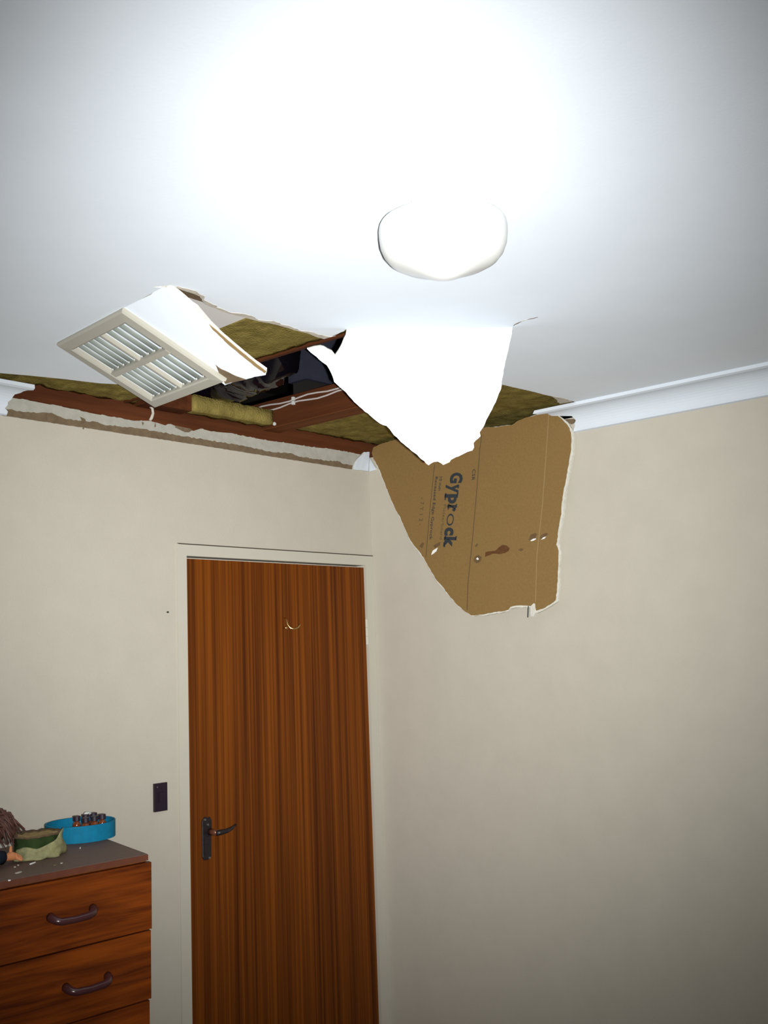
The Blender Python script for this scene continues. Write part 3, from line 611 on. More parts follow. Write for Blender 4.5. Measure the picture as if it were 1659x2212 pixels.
# two grey cables clipped along the joist
for k, (dz, lab) in enumerate(((0.0, 'upper grey cable clipped along the joist'), (-0.014, 'lower grey cable clipped along the joist'))):
    r2 = random.Random(k + 2); p = []
    for i in range(30):
        y = 0.05 - 1.3 * i / 29
        p.append((-0.530, y, 2.568 + dz + 0.004 * math.sin(i * 1.3 + k * 1.7)))
    bm = new(); tube(bm, p, 0.003, 8)
    c = tag(link('electrical_cable', bm, 'cable', None, True), lab, 'cable', 'cables on the joist')
    for y in (-0.15, -0.39):
        bm = new(); box(bm, (-0.5355, y - 0.004, 2.563 + dz), (-0.5262, y + 0.004, 2.575 + dz)); bevel(bm, .001, 1)
        link('clip', bm, 'clip_white', c)

# ------------------------------------------------------------------ hanging ceiling pieces
fnv = V3(D['flap_n'])
bm = new(); slab(bm, jag(D['flap'], fnv, 0.0010, 0.008, 21), fnv, 0.010, (0, 1, 2))
flap = link('plasterboard_flap', bm, ['ceiling_paint', 'brown_paper', 'plaster_core'])
tag(flap, 'large white plasterboard flap hanging down in a point beneath the ceiling light', 'plasterboard')
for k, poly in enumerate(D['flap_torn']):
    bm = new(); slab(bm, jag([V3(p) + fnv * 0.0018 for p in poly], fnv, 0.0015, 0.006, 30 + k), fnv, 0.003, (0, 0, 0))
    link('torn_edge', bm, 'plaster_core', flap)

vt = D['vent']; A = V3(vt['A']); H = V3(vt['h']); DD = V3(vt['d']); NV = V3(vt['n']); W = vt['w'][0]; LL = vt['l']
# the piece of ceiling that carries the vent
P0 = A - NV * 0.012
def onp(a, b, off=0.0): return P0 + H * a + DD * b + NV * off
cut = [onp(0.0, 0.0), ]
pn = [V3(p) for p in D['panel']]
outl = [V3(D['hinge_vent']), V3(D['hinge_top'])] + jag(pn, NV, 0.0008, 0.01, 41, False) + [onp(W * .9, LL - .004), onp(W * .1, LL - .004), onp(0.012, LL * .85), onp(0.012, 0.012), onp(W * .6, -0.002)]
bm = new(); slab(bm, outl, NV, 0.010, (0, 1, 2))
panel = link('broken_plasterboard', bm, ['ceiling_paint', 'brown_paper', 'plaster_core'])
tag(panel, 'broken white plasterboard panel tilting down with the air vent on it', 'plasterboard')
bm = new(); slab(bm, jag([V3(p) + NV * 0.0010 for p in D['panel_patch']], NV, 0.001, 0.008, 43), NV, 0.0012, (0, 0, 0))
o = link('torn_paper_patch', bm, 'torn_paper', panel); o['label'] = 'brown patch where the face paper tore off'
bm = new(); slab(bm, jag([V3(p) + NV * 0.0008 for p in D['panel_edge']], NV, 0.0008, 0.008, 45), NV, 0.0012, (0, 0, 0))
link('torn_edge', bm, 'fold_paper', panel)

vent = empty('ceiling_vent', A); tag(vent, 'square cream louvred air vent tilting down from the broken ceiling panel', 'vent')
def vbox(bm, a0, a1, b0, b1, n0, n1):
    vs = [bm.verts.new(A + H * a + DD * b + NV * c) for c in (n0, n1) for (a, b) in ((a0, b0), (a1, b0), (a1, b1), (a0, b1))]
    for f in ((0,3,2,1),(4,5,6,7),(0,1,5,4),(1,2,6,5),(2,3,7,6),(3,0,4,7)): bm.faces.new([vs[i] for i in f])
FW = 0.031
bm = new()
# flange with a raised inner edge and a sloping outer rim
ring = [(0, -0.012), (0, -0.004), (0.004, 0.0), (FW - 0.004, 0.0015), (FW, -0.001), (FW, -0.018)]
cs = []
for ins, hgt in ring:
    cs.append([bm.verts.new(A + H * a + DD * b + NV * hgt) for a, b in ((ins, ins), (W - ins, ins), (W - ins, LL - ins), (ins, LL - ins))])
for r0, r1 in zip(cs, cs[1:]):
    for k in range(4): bm.faces.new((r0[k], r0[(k + 1) % 4], r1[(k + 1) % 4], r1[k]))
for k in range(4): bm.faces.new((cs[-1][k], cs[-1][(k + 1) % 4], cs[0][(k + 1) % 4], cs[0][k]))
link('frame', bm, 'vent_frame', vent)
bm = new(); vbox(bm, FW, W - FW, LL / 2 - 0.0075, LL / 2 + 0.0075, -0.014, 0.0006); link('crossbar', bm, 'vent_frame', vent)
amid = FW + (W - 2 * FW) * 0.53
bm = new(); vbox(bm, amid - 0.0035, amid + 0.0035, FW, LL / 2 - .0075, -0.014, -0.001); link('divider', bm, 'vent_frame', vent)
bm = new(); vbox(bm, amid - 0.0035, amid + 0.0035, LL / 2 + .0075, LL - FW, -0.014, -0.001); link('divider', bm, 'vent_frame', vent)
bm = new(); vbox(bm, FW - .002, W - FW + .002, FW - .002, LL - FW + .002, -0.034, -0.028); link('backing', bm, 'vent_dark', vent)
# louvre blades: gently arched, each its own part
def blade(a0, wd, b0, b1):
    bm = new(); rows = []
    for k in range(9):
        t = k / 8
        hgt = -0.013 + 0.0085 * math.sin(math.pi * min(1, t * 1.02)) ** 0.8 - 0.010 * (1 - t) ** 2
        rows.append([bm.verts.new(A + H * (a0 + wd * t) + DD * b + NV * hgt) for b in (b0, b1)] + [bm.verts.new(A + H * (a0 + wd * t) + DD * b + NV * (hgt - 0.002)) for b in (b0, b1)])
    for r0, r1 in zip(rows, rows[1:]):
        bm.faces.new((r0[0], r0[1], r1[1], r1[0])); bm.faces.new((r0[2], r1[2], r1[3], r0[3]))
        bm.faces.new((r0[0], r1[0], r1[2], r0[2])); bm.faces.new((r0[1], r0[3], r1[3], r1[1]))
    bm.faces.new((rows[0][0], rows[0][2], rows[0][3], rows[0][1])); bm.faces.new((rows[-1][0], rows[-1][1], rows[-1][3], rows[-1][2]))
    return link('louvre_blade', bm, 'vent_slat', vent, True)
for (b0, b1) in ((FW + .001, LL / 2 - .0085), (LL / 2 + .0085, LL - FW - .001)):
    for (a0, a1, cnt) in ((FW, amid - .0035, 5), (amid + .0035, W - FW - .002, 4)):
        st = (a1 - a0) / cnt
        for k in range(cnt):
            blade(a0 + st * k, st * 0.97, b0, b1)
            bm = new(); bb = b1 - 0.004
            c = A + H * (a0 + st * (k + .55)) + DD * bb + NV * -0.005
            tube(bm, [c - NV * 0.003, c + NV * 0.0015], 0.0022, 8); link('pivot_pin', bm, 'clip_white', vent)

# brown backed sheet hanging against the right wall
SN = -V3(D['sheet_n']).normalized()
sheet = empty('fallen_plasterboard_sheet', (-0.05, -0.5, 1.85))
tag(sheet, 'brown backed plasterboard sheet with black printing hanging down the right wall', 'plasterboard')
bm = new(); slab(bm, jag(D['core'], SN, 0.0012, 0.010, 51), SN, 0.009, (0, 0, 0)); link('plaster_core', bm, 'plaster_core', sheet)
bm = new(); slab(bm, jag([V3(p) + SN * 0.0002 for p in D['sheet']], SN, 0.0012, 0.008, 52), SN, 0.0018, (0, 0, 0)); link('paper_face', bm, 'brown_paper', sheet)
def ribbon(name, pts, w, m, off=0.0008):
    bm = new(); pts = [V3(p) for p in pts]; L = []; R = []
    for i, p in enumerate(pts):
        d = (pts[min(i + 1, len(pts) - 1)] - pts[max(0, i - 1)]).normalized(); s = SN.cross(d)
        L.append(p + s * w / 2 + SN * off); R.append(p - s * w / 2 + SN * off)
    slab(bm, L + R[::-1], SN, 0.0006, (0, 0, 0)); return link(name, bm, m, sheet)
ribbon('ruled_line', D['line1'], 0.0022, 'ink_faded'); ribbon('ruled_line', D['line2'], 0.0020, 'ink_faded')
ribbon('paper_fold', D['fold'], 0.0026, 'fold_paper'); ribbon('split', D['crackline'], 0.003, 'ink', 0.002)
bm = new(); slab(bm, [V3(p) + SN * 0.0008 for p in jag(D['stain'], SN, 0.0008, 0.008, 3)], SN, 0.0006, (0, 0, 0)); link('water_stain', bm, 'stain', sheet)
for k, q in enumerate(D['dents']):
    bm = new(); slab(bm, [V3(p) + SN * 0.0007 for p in jag(q, SN, 0.0006, 0.006, k)], SN, 0.0005, (0, 0, 0)); link('dent', bm, 'dent_paper', sheet)
for k, q in enumerate(D['tears']):
    bm = new(); slab(bm, [V3(p) + SN * 0.0016 for p in jag(q, SN, 0.0005, 0.006, k)], SN, 0.0012, (0, 0, 0)); link('paper_tear', bm, 'flake', sheet)

def print_text(name, body, anchor, m, bold=0.0, extra=None):
    """lettering printed down the sheet: anchor = start, end of the baseline, and top of the first letter"""
    a, b, c = [V3(p) for p in anchor]
    cu = bpy.data.curves.new('t', 'FONT'); cu.body = body; cu.size = 1.0; cu.offset = bold; cu.resolution_u = 3
    cu.space_character = 1.04
    to = bpy.data.objects.new('t', cu); COL.objects.link(to)
    dg = bpy.context.evaluated_depsgraph_get()
    me = bpy.data.meshes.new_from_object(to.evaluated_get(dg))
    bpy.data.objects.remove(to)
    bm = new(); bm.from_mesh(me); bpy.data.meshes.remove(me)
    xs = [v.co.x for v in bm.verts]; x0, x1 = min(xs), max(xs)
    ux = (b - a); uy0 = (c - a); uy = uy0 - ux * (uy0.dot(ux) / ux.dot(ux)); uy.normalize()
    cap = 0.72; sy = uy0.length / cap
    if extra: extra(bm)
    for v in bm.verts:
        p = a + ux * ((v.co.x - x0) / (x1 - x0)) + uy * (v.co.y * sy) + SN * 0.0011
        v.co = p
    return link(name, bm, m, sheet)
T = D['txt']
def gyp():
    # heavy word with one light letter: three runs along one baseline
    a, b, c = [V3(p) for p in T['gyp']]
    u = b - a
    def seg(s, t): return [a + u * s, a + u * t, a + u * s + (c - a)]
    def serif(bars):
        def f(bm):
            for x0, x1, y0, y1 in bars:
                v = [bm.verts.new((x, y, 0)) for x, y in ((x0, y0), (x1, y0), (x1, y1), (x0, y1))]; bm.faces.new(v)
        return f
    print_text('printed_lettering', 'G', seg(0.0, 0.145), 'ink', 0.05)
    print_text('printed_lettering', 'y', seg(0.16, 0.27), 'ink', 0.045, serif(((-.06, .22, .48, .56), (.33, .6, .48, .56))))
    print_text('printed_lettering', 'p', seg(0.29, 0.42), 'ink', 0.05, serif(((-.05, .2, .48, .56), (-.05, .32, -.26, -.18))))
    print_text('printed_lettering', 'r', seg(0.435, 0.525), 'ink', 0.045, serif(((-.05, .2, .48, .56), (-.05, .32, 0, .08))))
    print_text('printed_lettering', 'o', seg(0.55, 0.715), 'ink', -0.012)
    print_text('printed_lettering', 'c', seg(0.735, 0.845), 'ink', 0.055)
    print_text('printed_lettering', 'k', seg(0.86, 1.0), 'ink', 0.05, serif(((-.05, .3, 0, .08), (.38, .62, 0, .08), (-.05, .2, .66, .73))))
gyp()
print_text('printed_lettering', '10 mm', T['mm'], 'ink', 0.01)
print_text('printed_lettering', 'Recessed Edge Gyprock', T['rec'], 'ink', 0.012)
print_text('printed_lettering', 'Plasterboard', T['pb'], 'ink_faded', -0.002)
print_text('printed_lettering', 'CSR', T['csr'], 'ink', 0.01)
print_text('printed_lettering', "- 7 Y 1 2 -", T['code'], 'ink_faded', 0.0)

# ------------------------------------------------------------------ ceiling light
LC = V3((-1.5296, -1.5671, ZC))
lamp = empty('ceiling_light', LC); tag(lamp, 'white opal glass ceiling light with a blunt tip, switched off', 'ceiling light')
bm = new()
lathe(bm, [(0.1040, -0.021), (0.1080, -0.0215), (0.1105, -0.026), (0.1118, -0.034), (0.1113, -0.047), (0.1095, -0.061), (0.1040, -0.075), (0.095, -0.086), (0.082, -0.0935), (0.066, -0.0995), (0.048, -0.107), (0.032, -0.114), (0.018, -0.119), (0.008, -0.121), (0, -0.1215)], LC, 72)
link('glass_shade', bm, 'dome_glass', lamp, True)
bm = new(); lathe(bm, [(0.0, -0.014), (0.088, -0.014), (0.092, -0.009), (0.092, 0.0), (0, 0)], LC, 48); link('base_plate', bm, 'lamp_metal', lamp)
for k, q in enumerate((D['misc']['clips'][0], D['misc']['clips'][1])):
    d = (V3((q[0], q[1], 0)) - V3((LC.x, LC.y, 0))).normalized()
    c = LC + d * 0.109
    bm = new(); tube(bm, [c + V3((0, 0, 0.0)) - d * .004, c + V3((0, 0, -0.020)), c + d * .003 + V3((0, 0, -0.026))], 0.0028, 8); link('clip', bm, 'lamp_metal', lamp)
d3 = V3((0.75, 0.66, 0)); c = LC + d3 * 0.109
bm = new(); tube(bm, [c, c + V3((0, 0, -0.020)), c + V3((.003, .003, -0.026))], 0.0028, 8); link('clip', bm, 'lamp_metal', lamp)

# ------------------------------------------------------------------ chest of drawers
ZT, ZB = 1.2790, 1.2650
AU, AW = math.radians(3.0), math.radians(15.0)
DU = V3((-math.cos(AU), math.sin(AU), 0)); DW = V3((math.sin(AW), math.cos(AW), 0))
DA = V3((-1.3865, -0.52, 0.0))
chest = empty('chest_of_drawers', DA); tag(chest, 'tall brown wood veneer chest of drawers against the left wall', 'chest of drawers')
def dv(u, w, z): return DA + DU * u + DW * w + V3((0, 0, z))
def dbox(bm, u0, u1, w0, w1, z0, z1):
    vs = [bm.verts.new(dv(u, w, z)) for z in (z0, z1) for (u, w) in ((u0, w0), (u1, w0), (u1, w1), (u0, w1))]
    for f in ((0,3,2,1),(4,5,6,7),(0,1,5,4),(1,2,6,5),(2,3,7,6),(3,0,4,7)): bm.faces.new([vs[i] for i in f])
DWID, DDEP = 0.43, 0.40
bm = new(); dbox(bm, 0.007, DWID - .007, 0.018, DDEP, 0.0, ZB - .001); link('carcass', bm, 'dresser_side', chest)
bm = new(); dbox(bm, 0.0075, DWID - .0075, 0.0, DDEP + .002, ZB, ZT - .0015); bevel(bm, .001, 1); link('top_edge', bm, 'dresser_top_edge', chest)
bm = new(); dbox(bm, 0.009, DWID - .009, 0.003, DDEP, ZT - .0015, ZT); link('top', bm, 'dresser_top', chest)
zt = 1.2610
hts = [(1.1100, 0.0, 0.204), (0.9570, 0.0028, 0.167), (0.805, 0.0075, 0.2), (0.65, 0.004, 0.2), (0.495, 0.003, 0.2), (0.285, 0.003, 0.2), (0.07, 0.003, 0.2)]
zt_prev = 1.2610
for zb, ins, hu in hts:
    zz1, zz0 = zt_prev - .0012, zb + .0012
    bm = new(); dbox(bm, ins, DWID - ins, -0.002, 0.0165, zz0, zz1); bevel(bm, .001, 1)
    dr = link('drawer', bm, 'dresser_wood', chest)
    zc = (zz0 + zz1) / 2 - 0.006
    w_, l_ = -0.028, 0.051
    bm = new()
    tube(bm, [dv(hu - l_, -0.001, zc + .006), dv(hu - l_ + .001, -0.014, zc + .005), dv(hu - l_ + .008, -0.025, zc + .001), dv(hu - l_ + .018, w_, zc - .002), dv(hu, w_ - .002, zc - .003), dv(hu + l_ - .018, w_, zc - .002), dv(hu + l_ - .008, -0.025, zc + .001), dv(hu + l_ - .001, -0.014, zc + .005), dv(hu + l_, -0.001, zc + .006)],
         [.0100, .0092, .0086, .0082, .0078, .0082, .0086, .0092, .0100], 12)
    link('handle', bm, 'handle_brown', dr, True)
    zt_prev = zb - 0.001

# things on the chest
def on_top(px_u, px_w, z=0.0): return dv(px_u, px_w, ZT + z)
tray_c = V3((-1.347, -0.168, ZT))
tray = empty('tray', tray_c); tag(tray, 'deep blue oval tray holding small brown bottles on the chest', 'tray')
ta = math.radians(24.0); tu = V3((math.cos(ta), math.sin(ta), 0)); tv = V3((-math.sin(ta), math.cos(ta), 0))
def toutline(a, b, n=64):
    out = []
    for k in range(n):
        t = 2 * math.pi * k / n; c, s = math.cos(t), math.sin(t)
        r = 1.0 if c < 0 else 1.0 - 0.03 * math.sin(2 * t) ** 2
        out.append((a * c * r, b * math.copysign(abs(s) ** 0.95, s) * r))
    return out
bm = new(); TH = 0.041
o1 = toutline(0.093, 0.086); o2 = toutline(0.089, 0.082)
rows = [[bm.verts.new(tray_c + tu * x + tv * y + V3((0, 0, z))) for x, y in oo] for oo, z in ((o1, 0.0003), (o1, TH), (o2, TH), (o2, 0.004))]
for r0, r1 in zip(rows, rows[1:]):
    for k in range(64): bm.faces.new((r0[k], r0[(k + 1) % 64], r1[(k + 1) % 64], r1[k]))
link('side', bm, 'tray_blue', tray)
bm = new(); slab(bm, [tray_c + tu * x + tv * y + V3((0, 0, 0.004)) for x, y in o2], (0, 0, 1), 0.0035, (0, 0, 0)); link('bottom', bm, 'tray_blue', tray)

def make_bottle(c, label):
    b = empty('bottle', c); tag(b, label, 'bottle', 'little bottles in the blue tray')
    bm = new(); lathe(bm, [(0, 0.0), (0.0092, 0.0), (0.0102, 0.001), (0.0102, 0.027), (0.009, 0.031), (0.006, 0.034), (0.006, 0.038)], c, 20); link('glass_body', bm, 'bottle_amber', b, True)
    bm = new(); lathe(bm, [(0, 0.0358), (0.0094, 0.0358), (0.0096, 0.037), (0.0094, 0.0475), (0.0085, 0.0485), (0, 0.0485)], c, 20); link('cap', bm, 'bottle_cap', b, False)
    return b
spots = [(-0.016, -0.022, 'brown bottle in the tray, left one of the near row'), (0.012, -0.030, 'brown bottle in the tray, middle one of the near row'), (0.042, -0.034, 'brown bottle in the tray, right one of the near row'),
         (0.008, 0.020, 'brown bottle in the tray, left one of the far row'), (0.036, 0.012, 'brown bottle in the tray, middle one of the far row'), (0.064, 0.006, 'brown bottle in the tray, right one of the far row')]
b0 = None
for x, y, lab in spots:
    c = tray_c + tu * (x + .003) + tv * y + V3((0, 0, 0.0045))
    if b0 is None: b0 = make_bottle(c, lab); c0 = c
    else: clone(b0, c - c0, lab)
# a white torn tag on one of the caps
c = tray_c + tu * 0.050 + tv * 0.012 + V3((0, 0, 0.0535))
bm = new(); rr = []
for k in range(8):
    t = k / 7; rr.append([c + tu * (-0.010 + 0.020 * t) + tv * s + V3((0, 0, 0.004 * math.sin(t * 3.1) - 0.010 * max(0, t - .6))) for s in (-0.006, 0.006)])
g1 = [[bm.verts.new(p) for p in r] for r in rr]; g2 = [[bm.verts.new(p - V3((0, 0, 0.0006))) for p in r] for r in rr]
for i in range(7):
    bm.faces.new((g1[i][0], g1[i][1], g1[i + 1][1], g1[i + 1][0])); bm.faces.new((g2[i][0], g2[i + 1][0], g2[i + 1][1], g2[i][1]))
    bm.faces.new((g1[i][0], g1[i + 1][0], g2[i + 1][0], g2[i][0])); bm.faces.new((g1[i][1], g2[i][1], g2[i + 1][1], g1[i + 1][1]))
tag(link('paper_scrap', bm, 'label_white'), 'curled white scrap lying on the bottle caps', 'scrap')
# dark pebbly lumps in the left end of the tray
for k, (x, y, s, lab) in enumerate(((-0.050, -0.006, 0.016, 'larger dark lump lying in the left end of the tray'), (-0.074, -0.012, 0.011, 'smaller dark lump lying in the left end of the tray'))):
    bm = new(); bmesh.ops.create_icosphere(bm, subdivisions=3, radius=s)
    cc = tray_c + tu * x + tv * y + V3((0, 0, 0.0045 + s * .75))
    for v in bm.verts:
        v.co = V3((v.co.x, v.co.y, v.co.z * .8)) * (1 + 0.25 * noise.noise(v.co * 90)) + cc
    zm = min(v.co.z for v in bm.verts)
    for v in bm.verts: v.co.z += tray_c.z + 0.0045 - zm
    tag(link('pebble', bm, 'bottle_cap', None, True), lab, 'pebble', 'dark lumps in the tray')

# crumpled olive pouch, open at the top
pc = V3((-1.548, -0.298, ZT))
pouch = empty('pouch', pc); tag(pouch, 'crumpled olive green cloth pouch lying open beside the doll', 'pouch')
pa = math.radians(20); pu = V3((math.cos(pa), math.sin(pa), 0)); pv = V3((-math.sin(pa), math.cos(pa), 0))
def pouch_ring(rx, ry, z, nzs, ph, tilt=0.0, n=56):
    out = []
    for k in range(n):
        t = 2 * math.pi * k / n
        w = 1 + nzs * noise.noise(V3((math.cos(t) * 2.2 + ph, math.sin(t) * 2.2, z * 40)))
        zz = z + tilt * math.cos(t) + (0.004 * noise.noise(V3((math.cos(t) * 5, math.sin(t) * 5, ph))) if z > 0.005 else 0)
        out.append(pc + pu * rx * w * math.cos(t) + pv * ry * w * math.sin(t) + V3((0, 0, max(0.0004, zz))))
    return out
def skin(rings, close0=False):
    bm = new(); R = [[bm.verts.new(p) for p in r] for r in rings]
    n = len(R[0])
    for a, b in zip(R, R[1:]):
        for k in range(n): bm.faces.new((a[k], a[(k + 1) % n], b[(k + 1) % n], b[k]))
    return bm, R
bm, R0 = skin([pouch_ring(0.048, 0.034, 0.0006, .10, 1), pouch_ring(0.056, 0.042, 0.008, .10, 1), pouch_ring(0.058, 0.044, 0.016, .12, 2), pouch_ring(0.058, 0.044, 0.024, .1, 3), pouch_ring(0.058, 0.044, 0.030, .1, 4)])
bm.faces.new(R0[0][::-1]); link('cloth_body', bm, 'pouch_green', pouch, True)
bm, R1 = skin([pouch_ring(0.0585, 0.0445, 0.024, .1, 4), pouch_ring(0.060, 0.046, 0.038, .08, 4), pouch_ring(0.060, 0.046, 0.049, .06, 4)]); link('lining_band', bm, 'pouch_green', pouch, True)
bm, R1 = skin([pouch_ring(0.060, 0.046, 0.048, .06, 4), pouch_ring(0.063, 0.048, 0.050, .06, 4), pouch_ring(0.062, 0.047, 0.053, .06, 4), pouch_ring(0.054, 0.040, 0.051, .06, 4)]); link('rim', bm, 'pouch_rim', pouch, True)
bm, R1 = skin([pouch_ring(0.055, 0.041, 0.049, .06, 4), pouch_ring(0.03, 0.022, 0.0485, .3, 5)]); bm.faces.new(R1[-1]); link('contents', bm, 'pouch_inside', pouch, True)
# front flap of the pouch, folded down
bm = new(); G = []
NI, NJ = 25, 9
for i in range(NI):
    row = []
    for jx in range(NJ):
        s = i / (NI - 1); t = jx / (NJ - 1)
        ang = math.radians(-190 + 164 * s)
        topz = 0.022 + 0.008 * max(0, math.sin(s * 9)) + 0.030 * max(0, (s - .30) / .57) ** 1.1 if s < .87 else 0.056 - .18 * (s - .87)
        z = 0.0008 + max(0.012, topz) * t
        rx, ry = 0.0715 - 0.006 * t, 0.0565 - 0.006 * t
        w = 1.02 + 0.16 * noise.noise(V3((s * 9, t * 3, 2.5))) * (1 - .5 * t)
        row.append(pc + pu * rx * w * math.cos(ang) + pv * ry * w * math.sin(ang) + V3((0, 0, z)))
    G.append([bm.verts.new(p) for p in row])
for i in range(NI - 1):
    for jx in range(NJ - 1): bm.faces.new((G[i][jx], G[i + 1][jx], G[i + 1][jx + 1], G[i][jx + 1]))
bmesh.ops.recalc_face_normals(bm, faces=bm.faces[:])
bmesh.ops.solidify(bm, geom=bm.faces[:], thickness=0.002)
for v in bm.verts: v.co.z = max(v.co.z, ZT + .0004)
o = link('folded_flap', bm, 'pouch_flap', pouch, True)

# doll lying at the left end of the chest: only its hair, sleeve and hand reach the picture
dc = V3((-1.66, -0.26, ZT))
doll = empty('doll', dc); tag(doll, 'brown haired doll in dark clothes lying at the left end of the chest', 'doll')
def skinned(name, chain, edges, m, lvl=2, root=0):
    me = bpy.data.meshes.new(name); me.from_pydata([c[:3] for c in chain], edges, []); me.update()
    o = bpy.data.objects.new(name, me); COL.objects.link(o)
    md = o.modifiers.new('s', 'SKIN'); sv = me.skin_vertices[0].data
    for i, c in enumerate(chain): sv[i].radius = (c[3], c[3])
    sv[root].use_root = True
    md.use_smooth_shade = True
    s2 = o.modifiers.new('u', 'SUBSURF'); s2.levels = lvl; s2.render_levels = lvl
    dg = bpy.context.evaluated_depsgraph_get()
    m2 = bpy.data.meshes.new_from_object(o.evaluated_get(dg))
    bpy.data.objects.remove(o)
    bm = new(); bm.from_mesh(m2); bpy.data.meshes.remove(m2)
    return bm
HB = V3((-1.648, -0.343, ZT + 0.017))            # wrist
hand = [(-1.700, -0.332, ZT + .022, 0.011), (HB.x - .02, HB.y - .002, HB.z + .001, 0.009), (HB.x, HB.y, HB.z, 0.0085), (HB.x + .010, HB.y + .002, HB.z, 0.0105), (HB.x + .017, HB.y + .003, HB.z - .001, 0.0095)]
ed = [(0, 1), (1, 2), (2, 3), (3, 4)]
tips = [((.019, .009, .002), (.027, .012, .001), (.032, .013, -.004)), ((.021, .004, .000), (.030, .005, -.002), (.036, .005, -.007)), ((.021, -.002, -.003), (.029, -.003, -.006), (.034, -.003, -.010)), ((.019, -.007, -.005), (.025, -.010, -.008), (.029, -.011, -.011))]
for tp in tips:
    pv0 = 4
    for k, q in enumerate(tp):
        hand.append((HB.x + q[0], HB.y + q[1], HB.z + q[2], (0.0036, 0.0034, 0.003)[k])); ed.append((pv0, len(hand) - 1)); pv0 = len(hand) - 1
pv0 = 3
for k, q in enumerate(((.008, .004, .010), (.009, .006, .018), (.011, .007, .023))):
    hand.append((HB.x + q[0], HB.y + q[1], HB.z + q[2], (0.0042, 0.0036, 0.003)[k])); ed.append((pv0, len(hand) - 1)); pv0 = len(hand) - 1
# forearm, upper arm, shoulder, chest, hips, legs, neck, head, other arm: one continuous body
b = len(hand)
hand += [(-1.690, -0.290, ZT + .034, .014), (-1.672, -0.262, ZT + .046, .028), (-1.700, -0.300, ZT + .046, .030), (-1.728, -0.345, ZT + .042, .032), (-1.752, -0.410, ZT + .026, .018), (-1.720, -0.425, ZT + .026, .018), (-1.640, -0.215, ZT + .050, .013), (-1.612, -0.178, ZT + .054, .038), (-1.700, -0.235, ZT + .040, .014), (-1.735, -0.255, ZT + .02, .011)]
ed += [(0, b), (b, b + 1), (b + 1, b + 2), (b + 2, b + 3), (b + 3, b + 4), (b + 3, b + 5), (b + 1, b + 6), (b + 6, b + 7), (b + 1, b + 8), (b + 8, b + 9)]
bm = skinned('body', hand, ed, 'doll_skin', 2, b + 1)
zm = min(v.co.z for v in bm.verts)
link('body', bm, 'doll_skin', doll, True)
bm = new()
tube(bm, [(HB.x - .012, HB.y, HB.z + .001), (HB.x - .03, HB.y - .003, HB.z + .004), (-1.698, -0.333, ZT + .024), (-1.692, -0.295, ZT + .034), (-1.675, -0.266, ZT + .044)], [0.0135, 0.0165, 0.020, 0.022, 0.026], 20)
for v in bm.verts: v.co += V3((0, 0, 1)) * 0.004 * noise.noise(v.co * 60); v.co.z = max(v.co.z, ZT + .0006)
link('sleeve', bm, 'doll_cloth', doll, True)
bm = new()
tube(bm, [(-1.648, -0.226, ZT + .049), (-1.668, -0.256, ZT + .046), (-1.700, -0.300, ZT + .046), (-1.728, -0.345, ZT + .042), (-1.742, -0.385, ZT + .038)], [0.020, 0.036, 0.038, 0.039, 0.036], 24)
for v in bm.verts: v.co.z = max(v.co.z, ZT + .0006)
link('jacket', bm, 'doll_cloth', doll, True)
bm = new(); r3 = random.Random(8)
hc = V3((-1.612, -0.178, ZT + .056))
bmesh.ops.create_icosphere(bm, subdivisions=3, radius=0.043)
for v in bm.verts: v.co = v.co * (1 + .12 * noise.noise(v.co * 60)) + hc
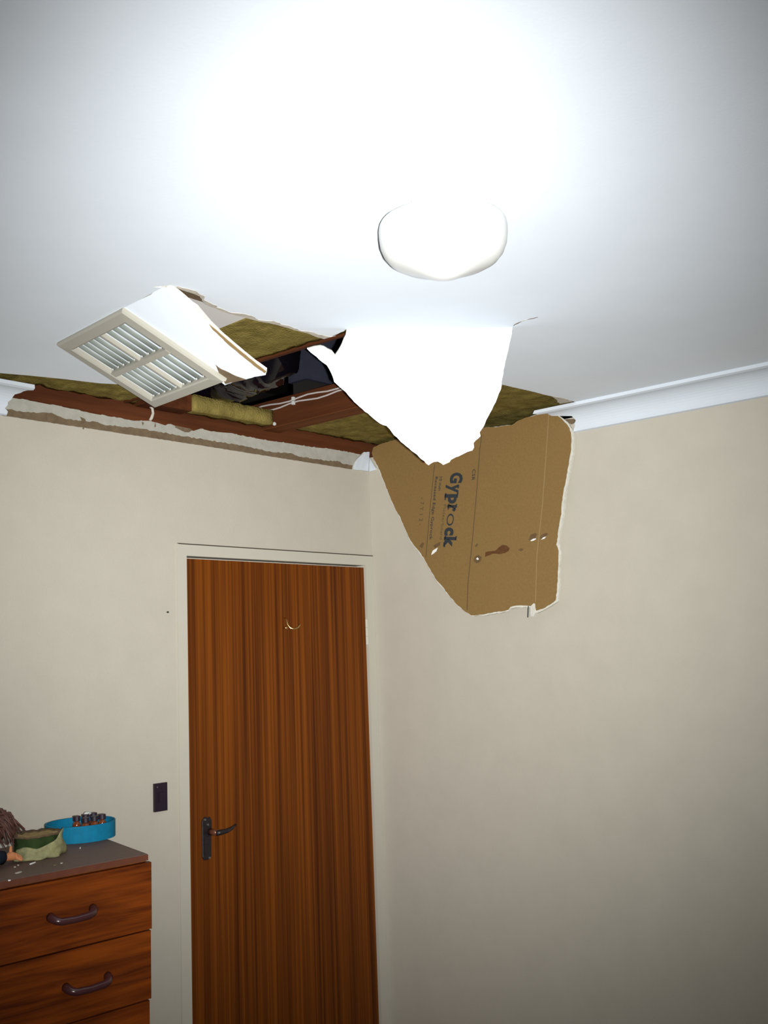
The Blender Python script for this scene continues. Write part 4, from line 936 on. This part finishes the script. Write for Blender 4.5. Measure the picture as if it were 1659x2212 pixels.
for k in range(300):
    th = r3.uniform(0, 2 * math.pi); ph = r3.uniform(0.1, 1.35)
    s0 = hc + V3((math.cos(th) * math.sin(ph), math.sin(th) * math.sin(ph), math.cos(ph))) * 0.042
    dirv = V3((math.cos(th), math.sin(th), 0)) * r3.uniform(.015, .035)
    if r3.random() < 0.55: dirv = V3((r3.uniform(.02, .045), r3.uniform(-.05, .01), 0))
    p1 = s0 + dirv * .5 + V3((0, 0, r3.uniform(-.004, .008)))
    p2 = s0 + dirv; p2.z = max(ZT + .004, p2.z - r3.uniform(.02, .05))
    tube(bm, [s0 - dirv * .1, p1, p2], [0.0042, 0.0036, 0.0012], 5)
link('hair', bm, 'doll_hair', doll, True)

# flakes of plaster fallen on the chest
fls = [(-1.6095, -0.381, 0.0125, 0.0022, 28, 'flake', 'long white plaster splinter in front of the olive pouch'),
       (-1.438, -0.306, 0.0085, 0.0012, 50, 'flake', 'thin white plaster splinter in front of the blue tray'),
       (-1.684, -0.451, 0.0095, 0.0045, 20, 'bare_plaster', 'dull oval plaster flake near the left front edge of the chest top'),
       (-1.740, -0.512, 0.0035, 0.0028, 60, 'flake', 'white crumb right at the front edge of the chest top'),
       (-1.594, -0.446, 0.0055, 0.004, 10, 'torn_paper', 'brownish plaster crumb in the middle of the chest top front'),
       (-1.573, -0.441, 0.0028, 0.0022, 10, 'bare_plaster', 'tiny crumb right of the brownish plaster crumb'),
       (-1.640, -0.372, 0.003, 0.0022, 80, 'bare_plaster', 'pale crumb just in front of the doll hand'),
       (-1.655, -0.385, 0.003, 0.0022, 15, 'bare_plaster', 'pale crumb farther left in front of the doll sleeve')]
for k, (u, w, a, b, rot, mm, lab) in enumerate(fls):
    c = V3((u, w, ZT + 0.0002)); r4 = random.Random(k); pts = []
    for i in range(9):
        t = 2 * math.pi * i / 9; rr = r4.uniform(.75, 1.1); x, y = a * rr * math.cos(t), b * rr * math.sin(t)
        co, si = math.cos(math.radians(rot)), math.sin(math.radians(rot))
        pts.append(c + V3((x * co - y * si, x * si + y * co, 0.0022)))
    bm = new(); slab(bm, pts, (0, 0, 1), 0.0021, (0, 0, 0))
    tag(link('plaster_flake', bm, mm), lab, 'plaster flake', 'plaster crumbs on the chest of drawers')

for o in list(bpy.data.objects):
    if '_w' in o: del o['_w']
